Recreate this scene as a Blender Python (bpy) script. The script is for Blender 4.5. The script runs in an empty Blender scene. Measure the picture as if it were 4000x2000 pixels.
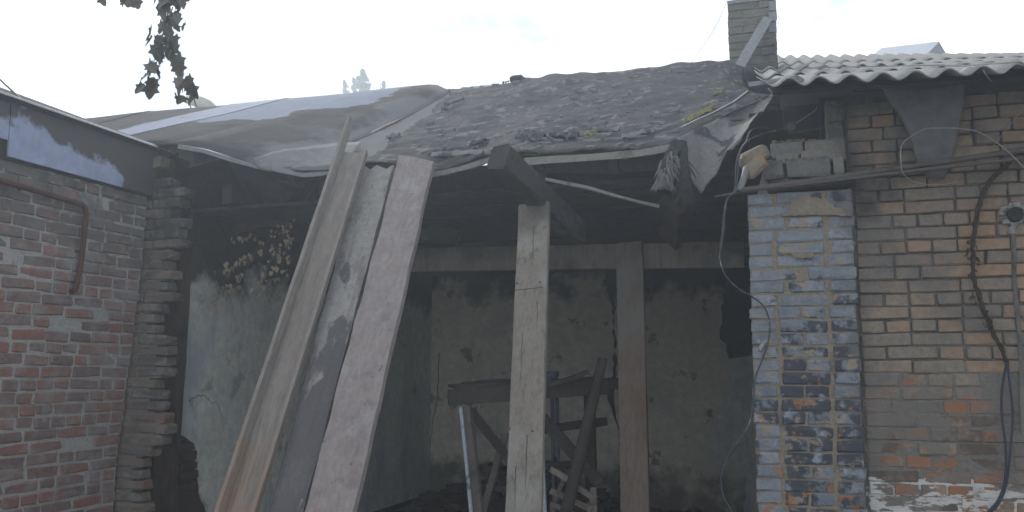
import bpy, bmesh, math, random
from mathutils import Vector, Matrix, noise as mnoise

# ------------------------------------------------------------------ camera, sky, sun, exposure
SC = bpy.context.scene
COL = SC.collection
R = math.radians
YAW, PITCH, FPX = R(18.0), R(7.4), 3500.0
CAM = Vector((0.0, -5.17, 1.6))
cd = bpy.data.cameras.new('camera'); cam = bpy.data.objects.new('camera', cd); COL.objects.link(cam)
cd.sensor_width = 36.0; cd.lens = 36.0*FPX/4000.0; cd.clip_start = 0.05; cd.clip_end = 2000
cam.location = CAM; cam.rotation_euler = (R(90)+PITCH, 0, YAW)
SC.camera = cam

SUN_EL, SUN_BEAR = R(36.0), R(-14.0)          # bearing relative to the camera's heading
SUN_AZ = YAW - SUN_BEAR                        # angle from +Y towards -X
sun_dir = Vector((-math.sin(SUN_AZ)*math.cos(SUN_EL), math.cos(SUN_AZ)*math.cos(SUN_EL), math.sin(SUN_EL)))
sl = bpy.data.lights.new('sun', 'SUN'); sl.energy = 1.7; sl.angle = R(10); sl.color = (1, .95, .87)
so = bpy.data.objects.new('sun', sl); COL.objects.link(so); so.location = (0, 0, 30)
so.rotation_euler = sun_dir.to_track_quat('Z', 'Y').to_euler()

w = bpy.data.worlds.new('World'); SC.world = w; w.use_nodes = True
wt = w.node_tree; wt.nodes.clear()
def wn(t, **k):
    n = wt.nodes.new(t)
    for a, b in k.items(): setattr(n, a, b)
    return n
sky = wn('ShaderNodeTexSky', sky_type='NISHITA', sun_disc=False, sun_elevation=SUN_EL, sun_rotation=-SUN_AZ, dust_density=.4)
tc = wn('ShaderNodeTexCoord'); mp = wn('ShaderNodeMapping'); mp.inputs['Scale'].default_value = (1, 1, 2.2); mp.inputs['Location'].default_value = (.35, .2, .6)
cn = wn('ShaderNodeTexNoise'); cn.inputs['Scale'].default_value = 1.7; cn.inputs['Detail'].default_value = 5; cn.inputs['Roughness'].default_value = .68
cr = wn('ShaderNodeMapRange'); cr.inputs['From Min'].default_value = .41; cr.inputs['From Max'].default_value = .63
mx = wn('ShaderNodeMix', data_type='RGBA'); mx.inputs['B'].default_value = (17.0, 17.0, 17.1, 1)
bg = wn('ShaderNodeBackground'); bg.inputs['Strength'].default_value = 0.11
wo = wn('ShaderNodeOutputWorld')
L = wt.links.new
L(tc.outputs['Generated'], mp.inputs['Vector']); L(mp.outputs['Vector'], cn.inputs['Vector']); L(cn.outputs['Fac'], cr.inputs['Value'])
L(cr.outputs['Result'], mx.inputs['Factor']); L(sky.outputs['Color'], mx.inputs['A']); L(mx.outputs['Result'], bg.inputs['Color']); L(bg.outputs['Background'], wo.inputs['Surface'])

SC.view_settings.view_transform = 'Standard'; SC.view_settings.look = 'None'
SC.view_settings.gamma = 1.0; SC.view_settings.exposure = 0.24; SC.view_settings.use_curve_mapping = False
SC.cycles.use_denoising = True
SC.cycles.max_bounces = 6; SC.cycles.volume_bounces = 1; SC.cycles.diffuse_bounces = 4

# ------------------------------------------------------------------ helpers
_f = Vector((-math.sin(YAW)*math.cos(PITCH), math.cos(YAW)*math.cos(PITCH), math.sin(PITCH)))
_r = Vector((math.cos(YAW), math.sin(YAW), 0))
_u = _r.cross(_f)
def ray(px, py): return _f + _r*((px-2000)/FPX) + _u*((1000-py)/FPX)
def on(px, py, ax, val):
    d = ray(px, py); t = (val-CAM[ax])/d[ax]
    return CAM + d*t
def oy(px, py, y): return on(px, py, 1, y)
def ox(px, py, x): return on(px, py, 0, x)
def opl(px, py, p0, n):
    d = ray(px, py); return CAM + d*((Vector(p0)-CAM).dot(Vector(n))/d.dot(Vector(n)))
def interp(pts, v):
    if v <= pts[0][0]: return pts[0][1]
    for (a, b), (c, d) in zip(pts, pts[1:]):
        if v <= c: return b+(d-b)*(v-a)/(c-a) if c > a else d
    return pts[-1][1]
RN = random.Random(7)
def nz(p, s=1.0, o=0.0): return mnoise.noise(Vector((p[0]*s+o, p[1]*s+o*.7, p[2]*s-o)))

class MB:
    def __init__(self): self.v = []; self.f = []
    def add(self, vs, fs):
        o = len(self.v); self.v += [Vector(p) for p in vs]; self.f += [tuple(i+o for i in f) for f in fs]; return self
    def box(self, a, b):
        x0, y0, z0 = a; x1, y1, z1 = b
        return self.add([(x0,y0,z0),(x1,y0,z0),(x1,y1,z0),(x0,y1,z0),(x0,y0,z1),(x1,y0,z1),(x1,y1,z1),(x0,y1,z1)],
                        [(0,3,2,1),(4,5,6,7),(0,1,5,4),(1,2,6,5),(2,3,7,6),(3,0,4,7)])
    def cbox(self, c, s, ch=.006, jit=0, rn=None):
        """box with chamfered edges"""
        c = Vector(c); h = [q/2 for q in s]; vs = []; idx = {}
        for sx in (-1, 1):
            for sy in (-1, 1):
                for sz in (-1, 1):
                    for k in range(3):
                        p = [sx*(h[0]-ch), sy*(h[1]-ch), sz*(h[2]-ch)]
                        p[k] = (sx, sy, sz)[k]*h[k]
                        j = Vector((rn.uniform(-jit, jit), rn.uniform(-jit, jit), rn.uniform(-jit, jit))) if rn else Vector()
                        idx[(sx, sy, sz, k)] = len(vs); vs.append(c+Vector(p)+j)
        fs = []
        for k in range(3):
            a, b = [(1,2),(2,0),(0,1)][k]
            for s in (-1, 1):
                q = []
                for (ta, tb) in ((-1,-1),(1,-1),(1,1),(-1,1)):
                    t = [0,0,0]; t[k] = s; t[a] = ta; t[b] = tb; q.append(idx[(t[0],t[1],t[2],k)])
                fs.append(tuple(q) if s > 0 else tuple(reversed(q)))
        for k in range(3):
            a, b = [(1,2),(2,0),(0,1)][k]
            for ta in (-1, 1):
                for tb in (-1, 1):
                    t0 = [0,0,0]; t0[k] = -1; t0[a] = ta; t0[b] = tb; t1 = list(t0); t1[k] = 1
                    q = (idx[tuple(t0)+(a,)], idx[tuple(t1)+(a,)], idx[tuple(t1)+(b,)], idx[tuple(t0)+(b,)])
                    fs.append(q if ta*tb < 0 else tuple(reversed(q)))
        for sx in (-1, 1):
            for sy in (-1, 1):
                for sz in (-1, 1):
                    q = tuple(idx[(sx,sy,sz,k)] for k in range(3)); fs.append(q if sx*sy*sz > 0 else tuple(reversed(q)))
        return self.add(vs, fs)
    def beam(self, A, B, w, h, up=(0,0,1), n=1, jit=0, rn=None, taper=1.0):
        """bar of section w x h from A to B; rings give a slightly uneven surface"""
        A = Vector(A); B = Vector(B); d = (B-A).normalized(); s = d.cross(Vector(up)).normalized(); u2 = s.cross(d).normalized()
        vs = []; fs = []; c = min(w, h)*.12
        prof = [(-w/2+c,-h/2),(w/2-c,-h/2),(w/2,-h/2+c),(w/2,h/2-c),(w/2-c,h/2),(-w/2+c,h/2),(-w/2,h/2-c),(-w/2,-h/2+c)]
        for i in range(n+1):
            t = i/n; P = A+(B-A)*t; k = 1+(taper-1)*t
            for (a, b) in prof:
                ja = rn.uniform(-jit, jit) if rn else 0; jb = rn.uniform(-jit, jit) if rn else 0
                vs.append(P+s*(a*k+ja)+u2*(b*k+jb)+(d*rn.uniform(-jit, jit)*2 if rn and i in (0, n) else Vector()))
        for i in range(n):
            for k in range(8):
                fs.append((i*8+k, i*8+(k+1)%8, i*8+8+(k+1)%8, i*8+8+k))
        fs.append(tuple(reversed(range(8)))); fs.append(tuple(range(n*8, n*8+8)))
        return self.add(vs, fs)
    def tube(self, pts, r, seg=8, r1=None, jit=0, rn=None):
        pts = [Vector(p) for p in pts]; n = len(pts); vs = []; fs = []; ref = None
        for i, p in enumerate(pts):
            d = (pts[min(i+1, n-1)]-pts[max(i-1, 0)]).normalized()
            if ref is None:
                ref = d.cross(Vector((0,0,1)));
                if ref.length < .05: ref = d.cross(Vector((1,0,0)))
            ref = (ref-d*ref.dot(d)).normalized(); b = d.cross(ref)
            rr = r if r1 is None else r+(r1-r)*i/(n-1)
            for k in range(seg):
                a = 2*math.pi*k/seg; q = rr*(1+(rn.uniform(-jit, jit) if rn else 0))
                vs.append(p+ref*(q*math.cos(a))+b*(q*math.sin(a)))
        for i in range(n-1):
            for k in range(seg): fs.append((i*seg+k, i*seg+(k+1)%seg, i*seg+seg+(k+1)%seg, i*seg+seg+k))
        fs.append(tuple(reversed(range(seg)))); fs.append(tuple(range((n-1)*seg, n*seg)))
        return self.add(vs, fs)
    def prism(self, poly, ax, a, b):
        """2-D outline on the plane across axis ax, extruded from a to b"""
        n = len(poly); vs = []
        for val in (a, b):
            for (p, q) in poly:
                vs.append({0:(val,p,q), 1:(p,val,q), 2:(p,q,val)}[ax])
        fs = [tuple(range(n)), tuple(reversed(range(n, 2*n)))]+[(i, i+n, (i+1)%n+n, (i+1)%n) for i in range(n)]
        return self.add(vs, fs)
    def slab(self, grid, thick, dirv):
        """grid[i][j] of points, doubled along dirv (vector or function) to a closed sheet"""
        m, n = len(grid), len(grid[0]); vs = [p for r_ in grid for p in r_]; fs = []
        dv = Vector(dirv)*thick
        vs2 = [p+dv for p in vs]; N = m*n
        for i in range(m-1):
            for j in range(n-1):
                a, b, c, d = i*n+j, i*n+j+1, (i+1)*n+j+1, (i+1)*n+j
                fs += [(a, b, c, d), (d+N, c+N, b+N, a+N)]
        ring = [(0, j) for j in range(n)]+[(i, n-1) for i in range(1, m)]+[(m-1, j) for j in range(n-2, -1, -1)]+[(i, 0) for i in range(m-2, 0, -1)]
        for k in range(len(ring)):
            a = ring[k][0]*n+ring[k][1]; q = ring[(k+1) % len(ring)]; b = q[0]*n+q[1]
            fs.append((a, a+N, b+N, b))
        return self.add(vs+vs2, fs)
    def mesh(self, name, mat, origin=(0,0,0), smooth=False):
        o = Vector(origin); me = bpy.data.meshes.new(name)
        me.from_pydata([tuple(p-o) for p in self.v], [], self.f)
        bm = bmesh.new(); bm.from_mesh(me); bmesh.ops.recalc_face_normals(bm, faces=bm.faces[:]); bm.to_mesh(me); bm.free()
        me.materials.append(mat)
        if smooth:
            for p in me.polygons: p.use_smooth = True
        me.update(); return me
    def build(self, name, mat, parent=None, origin=None, smooth=False):
        if origin is None:
            if parent is not None and parent.type == 'EMPTY' or parent is not None: origin = wloc(parent)
            else:
                xs = [p.x for p in self.v]; ys = [p.y for p in self.v]; zs = [p.z for p in self.v]
                origin = Vector(((min(xs)+max(xs))/2, (min(ys)+max(ys))/2, min(zs)))
        ob = bpy.data.objects.new(name, self.mesh(name, mat, origin, smooth)); COL.objects.link(ob)
        ob.location = Vector(origin)-wloc(parent) if parent else Vector(origin)
        if parent: ob.parent = parent
        return ob
def wloc(o):
    v = Vector()
    while o is not None: v += o.location; o = o.parent
    return v
def tag(o, label=None, cat=None, group=None, kind=None):
    for k, v in (('label', label), ('category', cat), ('group', group), ('kind', kind)):
        if v: o[k] = v
    return o
def thing(name, label, cat, loc=(0,0,0), group=None):
    o = bpy.data.objects.new(name, None); COL.objects.link(o); o.location = loc; o.empty_display_size = .1
    return tag(o, label, cat, group)
def put(name, me, parent, loc, rot=(0,0,0), scale=(1,1,1)):
    ob = bpy.data.objects.new(name, me); COL.objects.link(ob); ob.rotation_euler = rot; ob.scale = scale
    ob.location = Vector(loc)-wloc(parent) if parent else Vector(loc)
    if parent: ob.parent = parent
    return ob
def rag(pts, amp, step, rn, close=True):
    """2-D outline with torn edges"""
    out = []; n = len(pts)
    for i in range(n if close else n-1):
        a = Vector(pts[i]); b = Vector(pts[(i+1) % n]); l = (b-a).length; k = max(1, int(l/step))
        for j in range(k):
            p = a+(b-a)*(j/k); q = amp if j else amp*.4
            out.append((p[0]+rn.uniform(-q, q), p[1]+rn.uniform(-q, q)))
    if not close: out.append(tuple(pts[-1]))
    return out

# ------------------------------------------------------------------ materials
def mat(name, cols, objw=.7, scale=6, layers=(), rough=.9, bump=.3, bscale=60, metal=0.0, stretch=(1,1,1), spec=.3, axis=None):
    """base colours mixed by object and by noise, then stains/paint laid over as noise-shaped layers"""
    m = bpy.data.materials.new(name); m.use_nodes = True; t = m.node_tree; t.nodes.clear(); K = t.links.new
    def nd(ty, **k):
        n = t.nodes.new(ty)
        for a, b in k.items(): setattr(n, a, b)
        return n
    out = nd('ShaderNodeOutputMaterial'); bs = nd('ShaderNodeBsdfPrincipled'); K(bs.outputs[0], out.inputs['Surface'])
    bs.inputs['Metallic'].default_value = metal; bs.inputs['Specular IOR Level'].default_value = spec
    pos = nd('ShaderNodeNewGeometry').outputs['Position']
    if axis is not None:
        mr = nd('ShaderNodeMapping'); mr.inputs['Rotation'].default_value = Vector(axis).normalized().rotation_difference(Vector((0,0,1))).to_euler()
        K(pos, mr.inputs['Vector']); wpos = pos; pos = mr.outputs[0]
    else: wpos = pos
    oi = nd('ShaderNodeObjectInfo')
    def noise(sc, st=(1,1,1), off=0.0, det=6, rgh=.6):
        mpn = nd('ShaderNodeMapping'); mpn.inputs['Scale'].default_value = st; mpn.inputs['Location'].default_value = (off, off*1.7, off*.6)
        n = nd('ShaderNodeTexNoise'); n.inputs['Scale'].default_value = sc; n.inputs['Detail'].default_value = det; n.inputs['Roughness'].default_value = rgh
        K(pos, mpn.inputs['Vector']); K(mpn.outputs[0], n.inputs['Vector']); return n.outputs['Fac']
    def math_(op, a, b):
        n = nd('ShaderNodeMath', operation=op)
        for i, q in enumerate((a, b)):
            if isinstance(q, (int, float)): n.inputs[i].default_value = q
            else: K(q, n.inputs[i])
        return n.outputs[0]
    def rng(v, a, b, c=0.0, d=1.0, sm=False):
        n = nd('ShaderNodeMapRange'); n.inputs[1].default_value = a; n.inputs[2].default_value = b; n.inputs[3].default_value = c; n.inputs[4].default_value = d
        if sm: n.interpolation_type = 'SMOOTHSTEP'
        K(v, n.inputs[0]); return n.outputs[0]
    n0 = rng(noise(scale, stretch, 3.1), .28, .72)
    fac = math_('ADD', math_('MULTIPLY', oi.outputs['Random'], objw), math_('MULTIPLY', n0, 1-objw))
    rp = nd('ShaderNodeValToRGB'); el = rp.color_ramp.elements
    while len(el) < len(cols): el.new(.5)
    for i, c in enumerate(cols): el[i].position = i/max(1, len(cols)-1); el[i].color = (*c, 1)
    K(fac, rp.inputs['Fac']); col = rp.outputs['Color']
    # fine value variation
    fv = rng(noise(scale*7, stretch, 9.3, 8, .7), .25, .75, .72, 1.25)
    mm = nd('ShaderNodeMix', data_type='RGBA', blend_type='MULTIPLY'); mm.inputs['Factor'].default_value = 1
    K(col, mm.inputs['A']); K(fv, mm.inputs['B']); col = mm.outputs['Result']
    hs = []
    for i, ly in enumerate(layers):
        v = noise(ly.get('scale', 4), ly.get('stretch', (1,1,1)), ly.get('off', 5.0+i*7.3), ly.get('det', 7), ly.get('rgh', .62))
        if ly.get('obj'): v = math_('ADD', v, math_('MULTIPLY', math_('SUBTRACT', oi.outputs['Random'], .5), ly['obj']))
        for g in ly.get('grad', ()):
            dt = nd('ShaderNodeVectorMath', operation='DOT_PRODUCT'); K(wpos, dt.inputs[0]); dt.inputs[1].default_value = g[0]
            v = math_('ADD', v, rng(dt.outputs['Value'], g[1], g[2], g[3], g[4]))
        k = rng(v, ly.get('lo', .5), ly.get('hi', .56), 0, ly.get('amt', 1.0))
        mi = nd('ShaderNodeMix', data_type='RGBA'); K(k, mi.inputs['Factor']); K(col, mi.inputs['A'])
        c2 = ly['color']; mi.inputs['B'].default_value = (*c2, 1)
        col = mi.outputs['Result']
        if ly.get('h'): hs.append((k, ly['h']))
    K(col, bs.inputs['Base Color'])
    rv = rng(noise(scale*3, stretch, 1.7), .3, .7, max(0, rough-.1), min(1, rough+.08)); K(rv, bs.inputs['Roughness'])
    if bump:
        h = math_('ADD', noise(bscale, stretch, 2.2, 8, .65), math_('MULTIPLY', noise(bscale*.25, stretch, 4.4, 4), .8))
        for k, q in hs: h = math_('ADD', h, math_('MULTIPLY', k, q))
        b = nd('ShaderNodeBump'); b.inputs['Strength'].default_value = bump; b.inputs['Distance'].default_value = .012
        K(h, b.inputs['Height']); K(b.outputs[0], bs.inputs['Normal'])
    return m

M = {}
M['soot_sheet'] = mat('soot_sheet', [(.05,.05,.052),(.07,.07,.07),(.04,.04,.042)], .2, 3, [dict(color=(.03,.03,.03), scale=3, lo=.5, hi=.62, amt=.9)], bump=.3)
PAX = oy(1620,615,.02)-oy(1282,2000,-1.42)
GRAIN = lambda c, amt=.4, sc=9: dict(color=c, scale=sc, stretch=(3,3,.13), lo=.54, hi=.70, amt=amt, h=-.4)
X, Y, Z = (1,0,0), (0,1,0), (0,0,1)
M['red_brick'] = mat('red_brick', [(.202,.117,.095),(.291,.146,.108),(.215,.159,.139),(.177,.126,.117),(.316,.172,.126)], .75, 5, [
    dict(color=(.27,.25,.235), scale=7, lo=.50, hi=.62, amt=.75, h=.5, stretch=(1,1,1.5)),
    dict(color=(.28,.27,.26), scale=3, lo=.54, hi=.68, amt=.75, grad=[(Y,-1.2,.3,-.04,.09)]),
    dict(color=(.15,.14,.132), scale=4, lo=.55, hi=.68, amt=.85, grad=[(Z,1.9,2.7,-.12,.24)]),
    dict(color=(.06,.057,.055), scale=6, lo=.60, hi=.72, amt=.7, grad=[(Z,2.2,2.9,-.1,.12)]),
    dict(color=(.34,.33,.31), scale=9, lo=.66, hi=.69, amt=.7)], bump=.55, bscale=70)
M['red_mortar'] = mat('red_mortar', [(.322,.310,.293),(.402,.391,.368),(.345,.339,.328)], 0, 8, [
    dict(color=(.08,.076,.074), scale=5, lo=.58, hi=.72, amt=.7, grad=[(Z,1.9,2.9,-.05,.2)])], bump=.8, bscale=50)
M['stub_brick'] = mat('stub_brick', [(.150,.138,.125),(.237,.194,.150),(.131,.125,.119),(.213,.175,.138),(.150,.138,.125),(.250,.144,.094)], .8, 6, [
    dict(color=(.25,.235,.21), scale=8, lo=.52, hi=.6, amt=.8, h=.5),
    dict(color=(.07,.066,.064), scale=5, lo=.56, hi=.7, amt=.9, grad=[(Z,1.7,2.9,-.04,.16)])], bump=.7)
M['tan_brick'] = mat('tan_brick', [(.245,.205,.155),(.21,.185,.155),(.32,.215,.14),(.265,.22,.17),(.195,.172,.15),(.32,.20,.125)], .8, 5, [
    dict(color=(.13,.125,.12), scale=2.2, lo=.48, hi=.64, amt=.75, grad=[(X,.3,1.05,.07,-.08)]),
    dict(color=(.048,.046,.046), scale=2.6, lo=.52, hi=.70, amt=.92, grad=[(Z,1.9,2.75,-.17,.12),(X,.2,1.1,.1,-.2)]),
    dict(color=(.30,.13,.065), scale=7, lo=.54, hi=.64, amt=.8, obj=.35, grad=[(Z,1.45,1.7,0,-.5)]),
    dict(color=(.10,.07,.06), scale=6, lo=.52, hi=.62, amt=.8, obj=-.3, grad=[(Z,1.45,1.7,0,-.5)]),
    dict(color=(.175,.162,.145), scale=4.5, lo=.50, hi=.57, amt=.9, h=.5, grad=[(Z,1.55,1.75,.04,-.5),(Z,.85,1.1,-.2,0)]),
    dict(color=(.60,.59,.57), scale=6, lo=.56, hi=.59, amt=.9, h=.4, stretch=(.8,1,2.2), grad=[(Z,1.0,1.22,.08,-.45)])], bump=.5, bscale=70)
M['dark_mortar'] = mat('dark_mortar', [(.119,.112,.105),(.168,.157,.140),(.091,.087,.084)], 0, 7, [
    dict(color=(.215,.20,.178), scale=4, lo=.40, hi=.5, amt=.95, grad=[(Z,1.5,1.74,.06,-.5)]),
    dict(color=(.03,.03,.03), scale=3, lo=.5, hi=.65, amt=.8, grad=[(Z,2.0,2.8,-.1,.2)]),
    dict(color=(.6,.59,.57), scale=6, lo=.56, hi=.59, amt=.9, stretch=(.8,1,2.2), grad=[(Z,1.0,1.22,.08,-.45)])], bump=.9, bscale=45)
M['smear'] = mat('smear', [(.155,.145,.13),(.19,.178,.16),(.14,.13,.12)], 0, 6, [dict(color=(.6,.59,.57), scale=6, lo=.56, hi=.59, amt=.9, stretch=(.8,1,2.2), grad=[(Z,1.0,1.22,.08,-.45)]), dict(color=(.08,.075,.07), scale=5, lo=.58, hi=.68, amt=.7)], bump=.9, bscale=45)
M['blue_brick'] = mat('blue_brick', [(.20,.225,.26),(.155,.178,.21),(.235,.258,.29),(.18,.205,.24),(.28,.30,.325),(.20,.208,.215)], .6, 6, [
    dict(color=(.05,.056,.072), scale=8, lo=.475, hi=.55, amt=.94, obj=.26, grad=[(Z,1.35,2.05,.06,-.12),(Z,.8,1.2,-.05,0),(X,-.18,-.08,-.12,.03)]),
    dict(color=(.36,.40,.47), scale=10, lo=.60, hi=.68, amt=.7),
    dict(color=(.30,.25,.18), scale=9, lo=.56, hi=.61, amt=.9, h=.3, stretch=(1,1,1.3)),
    dict(color=(.33,.155,.065), scale=11, lo=.585, hi=.635, amt=.9, obj=.14, grad=[(Z,.9,1.9,.03,-.1)]),
    dict(color=(.15,.145,.145), scale=4, lo=.55, hi=.62, amt=.8, grad=[(X,.1,.28,-.16,.12)])], bump=.5, bscale=80, rough=.8)
M['tan_mortar'] = mat('tan_mortar', [(.289,.242,.174),(.238,.204,.157),(.315,.264,.191)], 0, 9, [
    dict(color=(.16,.145,.12), scale=7, lo=.58, hi=.68, amt=.7),
    dict(color=(.13,.128,.125), scale=4, lo=.5, hi=.6, amt=.8, grad=[(X,.12,.28,-.1,.16)])], bump=.8, bscale=55)
M['soot_brick'] = mat('soot_brick', [(.240,.234,.222),(.186,.182,.178),(.300,.282,.246)], .8, 6, [
    dict(color=(.05,.05,.05), scale=5, lo=.55, hi=.7, amt=.8)], bump=.5)
M['loose_brick'] = mat('loose_brick', [(.288,.241,.180),(.259,.216,.166)], .6, 7, [
    dict(color=(.42,.23,.12), scale=8, lo=.55, hi=.6, amt=.8)], bump=.5)
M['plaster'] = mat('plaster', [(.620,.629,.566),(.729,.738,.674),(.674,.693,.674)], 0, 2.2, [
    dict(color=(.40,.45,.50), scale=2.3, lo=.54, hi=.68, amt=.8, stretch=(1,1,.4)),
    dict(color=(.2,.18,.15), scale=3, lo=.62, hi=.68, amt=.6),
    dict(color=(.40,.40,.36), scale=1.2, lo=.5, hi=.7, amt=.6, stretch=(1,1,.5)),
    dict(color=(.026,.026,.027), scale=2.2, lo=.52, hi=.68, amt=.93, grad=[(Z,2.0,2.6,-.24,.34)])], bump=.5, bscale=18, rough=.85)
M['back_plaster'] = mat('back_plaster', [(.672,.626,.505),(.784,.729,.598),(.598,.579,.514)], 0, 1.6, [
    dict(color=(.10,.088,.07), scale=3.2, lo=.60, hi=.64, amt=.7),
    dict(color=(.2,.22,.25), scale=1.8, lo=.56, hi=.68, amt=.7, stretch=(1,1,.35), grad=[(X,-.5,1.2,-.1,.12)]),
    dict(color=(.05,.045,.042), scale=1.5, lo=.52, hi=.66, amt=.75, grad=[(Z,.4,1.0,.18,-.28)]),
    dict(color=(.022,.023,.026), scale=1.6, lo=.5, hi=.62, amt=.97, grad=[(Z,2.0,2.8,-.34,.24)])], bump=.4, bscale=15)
M['masonry_dark'] = mat('masonry_dark', [(.045,.036,.03),(.07,.05,.038),(.03,.027,.026)], .3, 5, [], bump=1.0, bscale=22)
M['char'] = mat('char', [(.018,.017,.017),(.035,.032,.03),(.024,.022,.021)], .6, 5, [
    dict(color=(.085,.066,.05), scale=3, lo=.60, hi=.72, amt=.7)], bump=.9, bscale=30, stretch=(1,1,1), rough=.75)
M['char_board'] = mat('char_board', [(.03,.029,.029),(.05,.047,.044),(.038,.035,.033)], .7, 4, [
    dict(color=(.15,.145,.14), scale=2.4, lo=.58, hi=.70, amt=.6)], bump=.8, bscale=28, rough=.8)
M['brown_char'] = mat('brown_char', [(.06,.042,.03),(.085,.058,.04),(.045,.035,.028)], .4, 4, [
    dict(color=(.02,.018,.017), scale=3, lo=.52, hi=.65, amt=.9)], bump=.8, bscale=26, stretch=(3,3,.5))
M['old_wood'] = mat('old_wood', [(0.207,0.180,0.149),(0.243,0.216,0.180),(0.184,0.164,0.140)], .5, 5, [
    dict(color=(.30,.285,.265), scale=3, lo=.52, hi=.66, amt=.7),
    dict(color=(.12,.10,.085), scale=7, lo=.61, hi=.68, amt=.7),
    dict(color=(.07,.063,.06), scale=3, lo=.55, hi=.72, amt=.7, grad=[(Z,2.2,2.65,-.1,.2)]), GRAIN((.085,.075,.065), .55, 12)], bump=.35, bscale=40, stretch=(2.5,2.5,.35), rough=.85)
M['brown_wood'] = mat('brown_wood', [(.185,.15,.12),(.22,.175,.14),(.165,.14,.118)], .3, 3, [
    dict(color=(.24,.225,.205), scale=2.5, lo=.5, hi=.64, amt=.75, grad=[(Z,.9,2.4,-.12,.14)]),
    dict(color=(.17,.10,.07), scale=3, lo=.55, hi=.66, amt=.7), GRAIN((.085,.075,.065), .55, 12)], bump=.35, bscale=40, stretch=(2.5,2.5,.35))
M['split_wood'] = mat('split_wood', [(.46,.36,.24),(.52,.42,.29)], .2, 9, [], bump=.4, stretch=(3,3,.4))
M['grey_wood'] = mat('grey_wood', [(.13,.115,.10),(.17,.15,.13),(.10,.09,.08)], .6, 5, [
    dict(color=(.05,.046,.043), scale=4, lo=.52, hi=.64, amt=.8)], bump=.5, bscale=40)
M['dark_timber'] = mat('dark_timber', [(.055,.047,.04),(.08,.068,.057),(.042,.037,.033)], .6, 5, [
    dict(color=(.22,.20,.18), scale=9, lo=.66, hi=.70, amt=.8)], bump=.6, bscale=36)
M['pale_wood'] = mat('pale_wood', [(.27,.235,.19),(.33,.29,.235)], .5, 6, [dict(color=(.12,.10,.085), scale=5, lo=.56, hi=.64, amt=.7)], bump=.5)
M['channel'] = mat('channel', [(.215,.19,.165),(.25,.225,.20),(.20,.178,.158)], .3, 3, [
    dict(color=(.29,.19,.125), scale=2.4, lo=.50, hi=.66, amt=.75, grad=[(Z,.8,2.1,.2,-.12)]),
    dict(color=(.19,.19,.195), scale=2.2, lo=.54, hi=.64, amt=.6, stretch=(1.5,1.5,.5)), GRAIN((.10,.09,.085), .45)], bump=.4, bscale=45, stretch=(2,2,.5), rough=.8, axis=PAX)
M['peeled'] = mat('peeled', [(0.281,0.265,0.242),(0.320,0.304,0.281),(0.296,0.281,0.261)], .2, 4, [
    dict(color=(.10,.096,.10), scale=6.0, lo=.49, hi=.55, amt=.9, h=-.6, stretch=(1.2,1.2,.6), grad=[(Z,1.35,2.55,.17,-.17)]),
    dict(color=(.17,.155,.145), scale=7, lo=.56, hi=.62, amt=.6, stretch=(1.5,1.5,.6)), GRAIN((.07,.065,.065), .45)], bump=.6, bscale=50, rough=.8, axis=PAX)
M['pink_plank'] = mat('pink_plank', [(.245,.205,.19),(.285,.25,.235),(.265,.232,.22),(.225,.185,.17)], .1, 4, [
    dict(color=(.34,.325,.315), scale=5, lo=.55, hi=.64, amt=.7),
    dict(color=(.235,.165,.14), scale=5, lo=.55, hi=.66, amt=.6), dict(color=(.16,.15,.148), scale=7, lo=.57, hi=.66, amt=.55),
    GRAIN((.15,.13,.125), .3), dict(color=(.11,.10,.095), scale=17, lo=.64, hi=.69, amt=.8, h=-.5)], bump=.6, bscale=55, stretch=(1.5,1.5,.6), rough=.85, axis=PAX)
M['felt'] = mat('felt', [(.048,.049,.053),(.077,.078,.083),(.058,.062,.065),(.092,.095,.099)], .2, 2.2, [
    dict(color=(.24,.24,.235), scale=8, lo=.56, hi=.64, amt=.6, stretch=(1,.6,.6), h=.5), dict(color=(.05,.051,.054), scale=14, lo=.56, hi=.66, amt=.6, h=-.5),
    dict(color=(.045,.045,.045), scale=4, lo=.58, hi=.68, amt=.7),
    dict(color=(.115,.12,.06), scale=6, lo=.64, hi=.7, amt=.7, grad=[(X,-2.2,-.3,-.12,.06),(Z,3.0,3.6,.04,-.06)])], bump=1.0, bscale=20, rough=.92, spec=.06)
M['felt_flake'] = mat('felt_flake', [(.10,.10,.105),(.17,.17,.17),(.07,.07,.073)], 0, 9, [], bump=.4)
M['felt_back'] = mat('felt_back', [(.17,.168,.165),(.22,.217,.21),(.14,.14,.14)], .2, 4, [
    dict(color=(.055,.056,.06), scale=2.6, lo=.53, hi=.56, amt=.9, h=.6),
    dict(color=(.17,.165,.16), scale=9, lo=.56, hi=.64, amt=.7)], bump=.7, bscale=34)
M['sheet'] = mat('sheet', [(.060,.060,.058),(.076,.076,.074),(.068,.069,.069)], .4, 1.6, [  # dark base, paler to the right, blue towards the ridge
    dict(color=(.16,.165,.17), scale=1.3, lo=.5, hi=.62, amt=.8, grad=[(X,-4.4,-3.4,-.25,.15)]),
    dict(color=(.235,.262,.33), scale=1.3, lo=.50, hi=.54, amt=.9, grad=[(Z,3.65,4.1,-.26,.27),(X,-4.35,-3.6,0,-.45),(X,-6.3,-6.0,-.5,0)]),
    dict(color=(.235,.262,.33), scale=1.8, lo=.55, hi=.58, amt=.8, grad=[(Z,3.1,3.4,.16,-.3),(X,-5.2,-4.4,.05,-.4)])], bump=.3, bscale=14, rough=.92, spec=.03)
M['blue_sheet'] = mat('blue_sheet', [(.217,.248,.332),(.242,.268,.338)], .3, 1.6, [
    dict(color=(.12,.12,.10), scale=2, lo=.62, hi=.72, amt=.6)], bump=.15, bscale=12, rough=.8, spec=.1)
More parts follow.
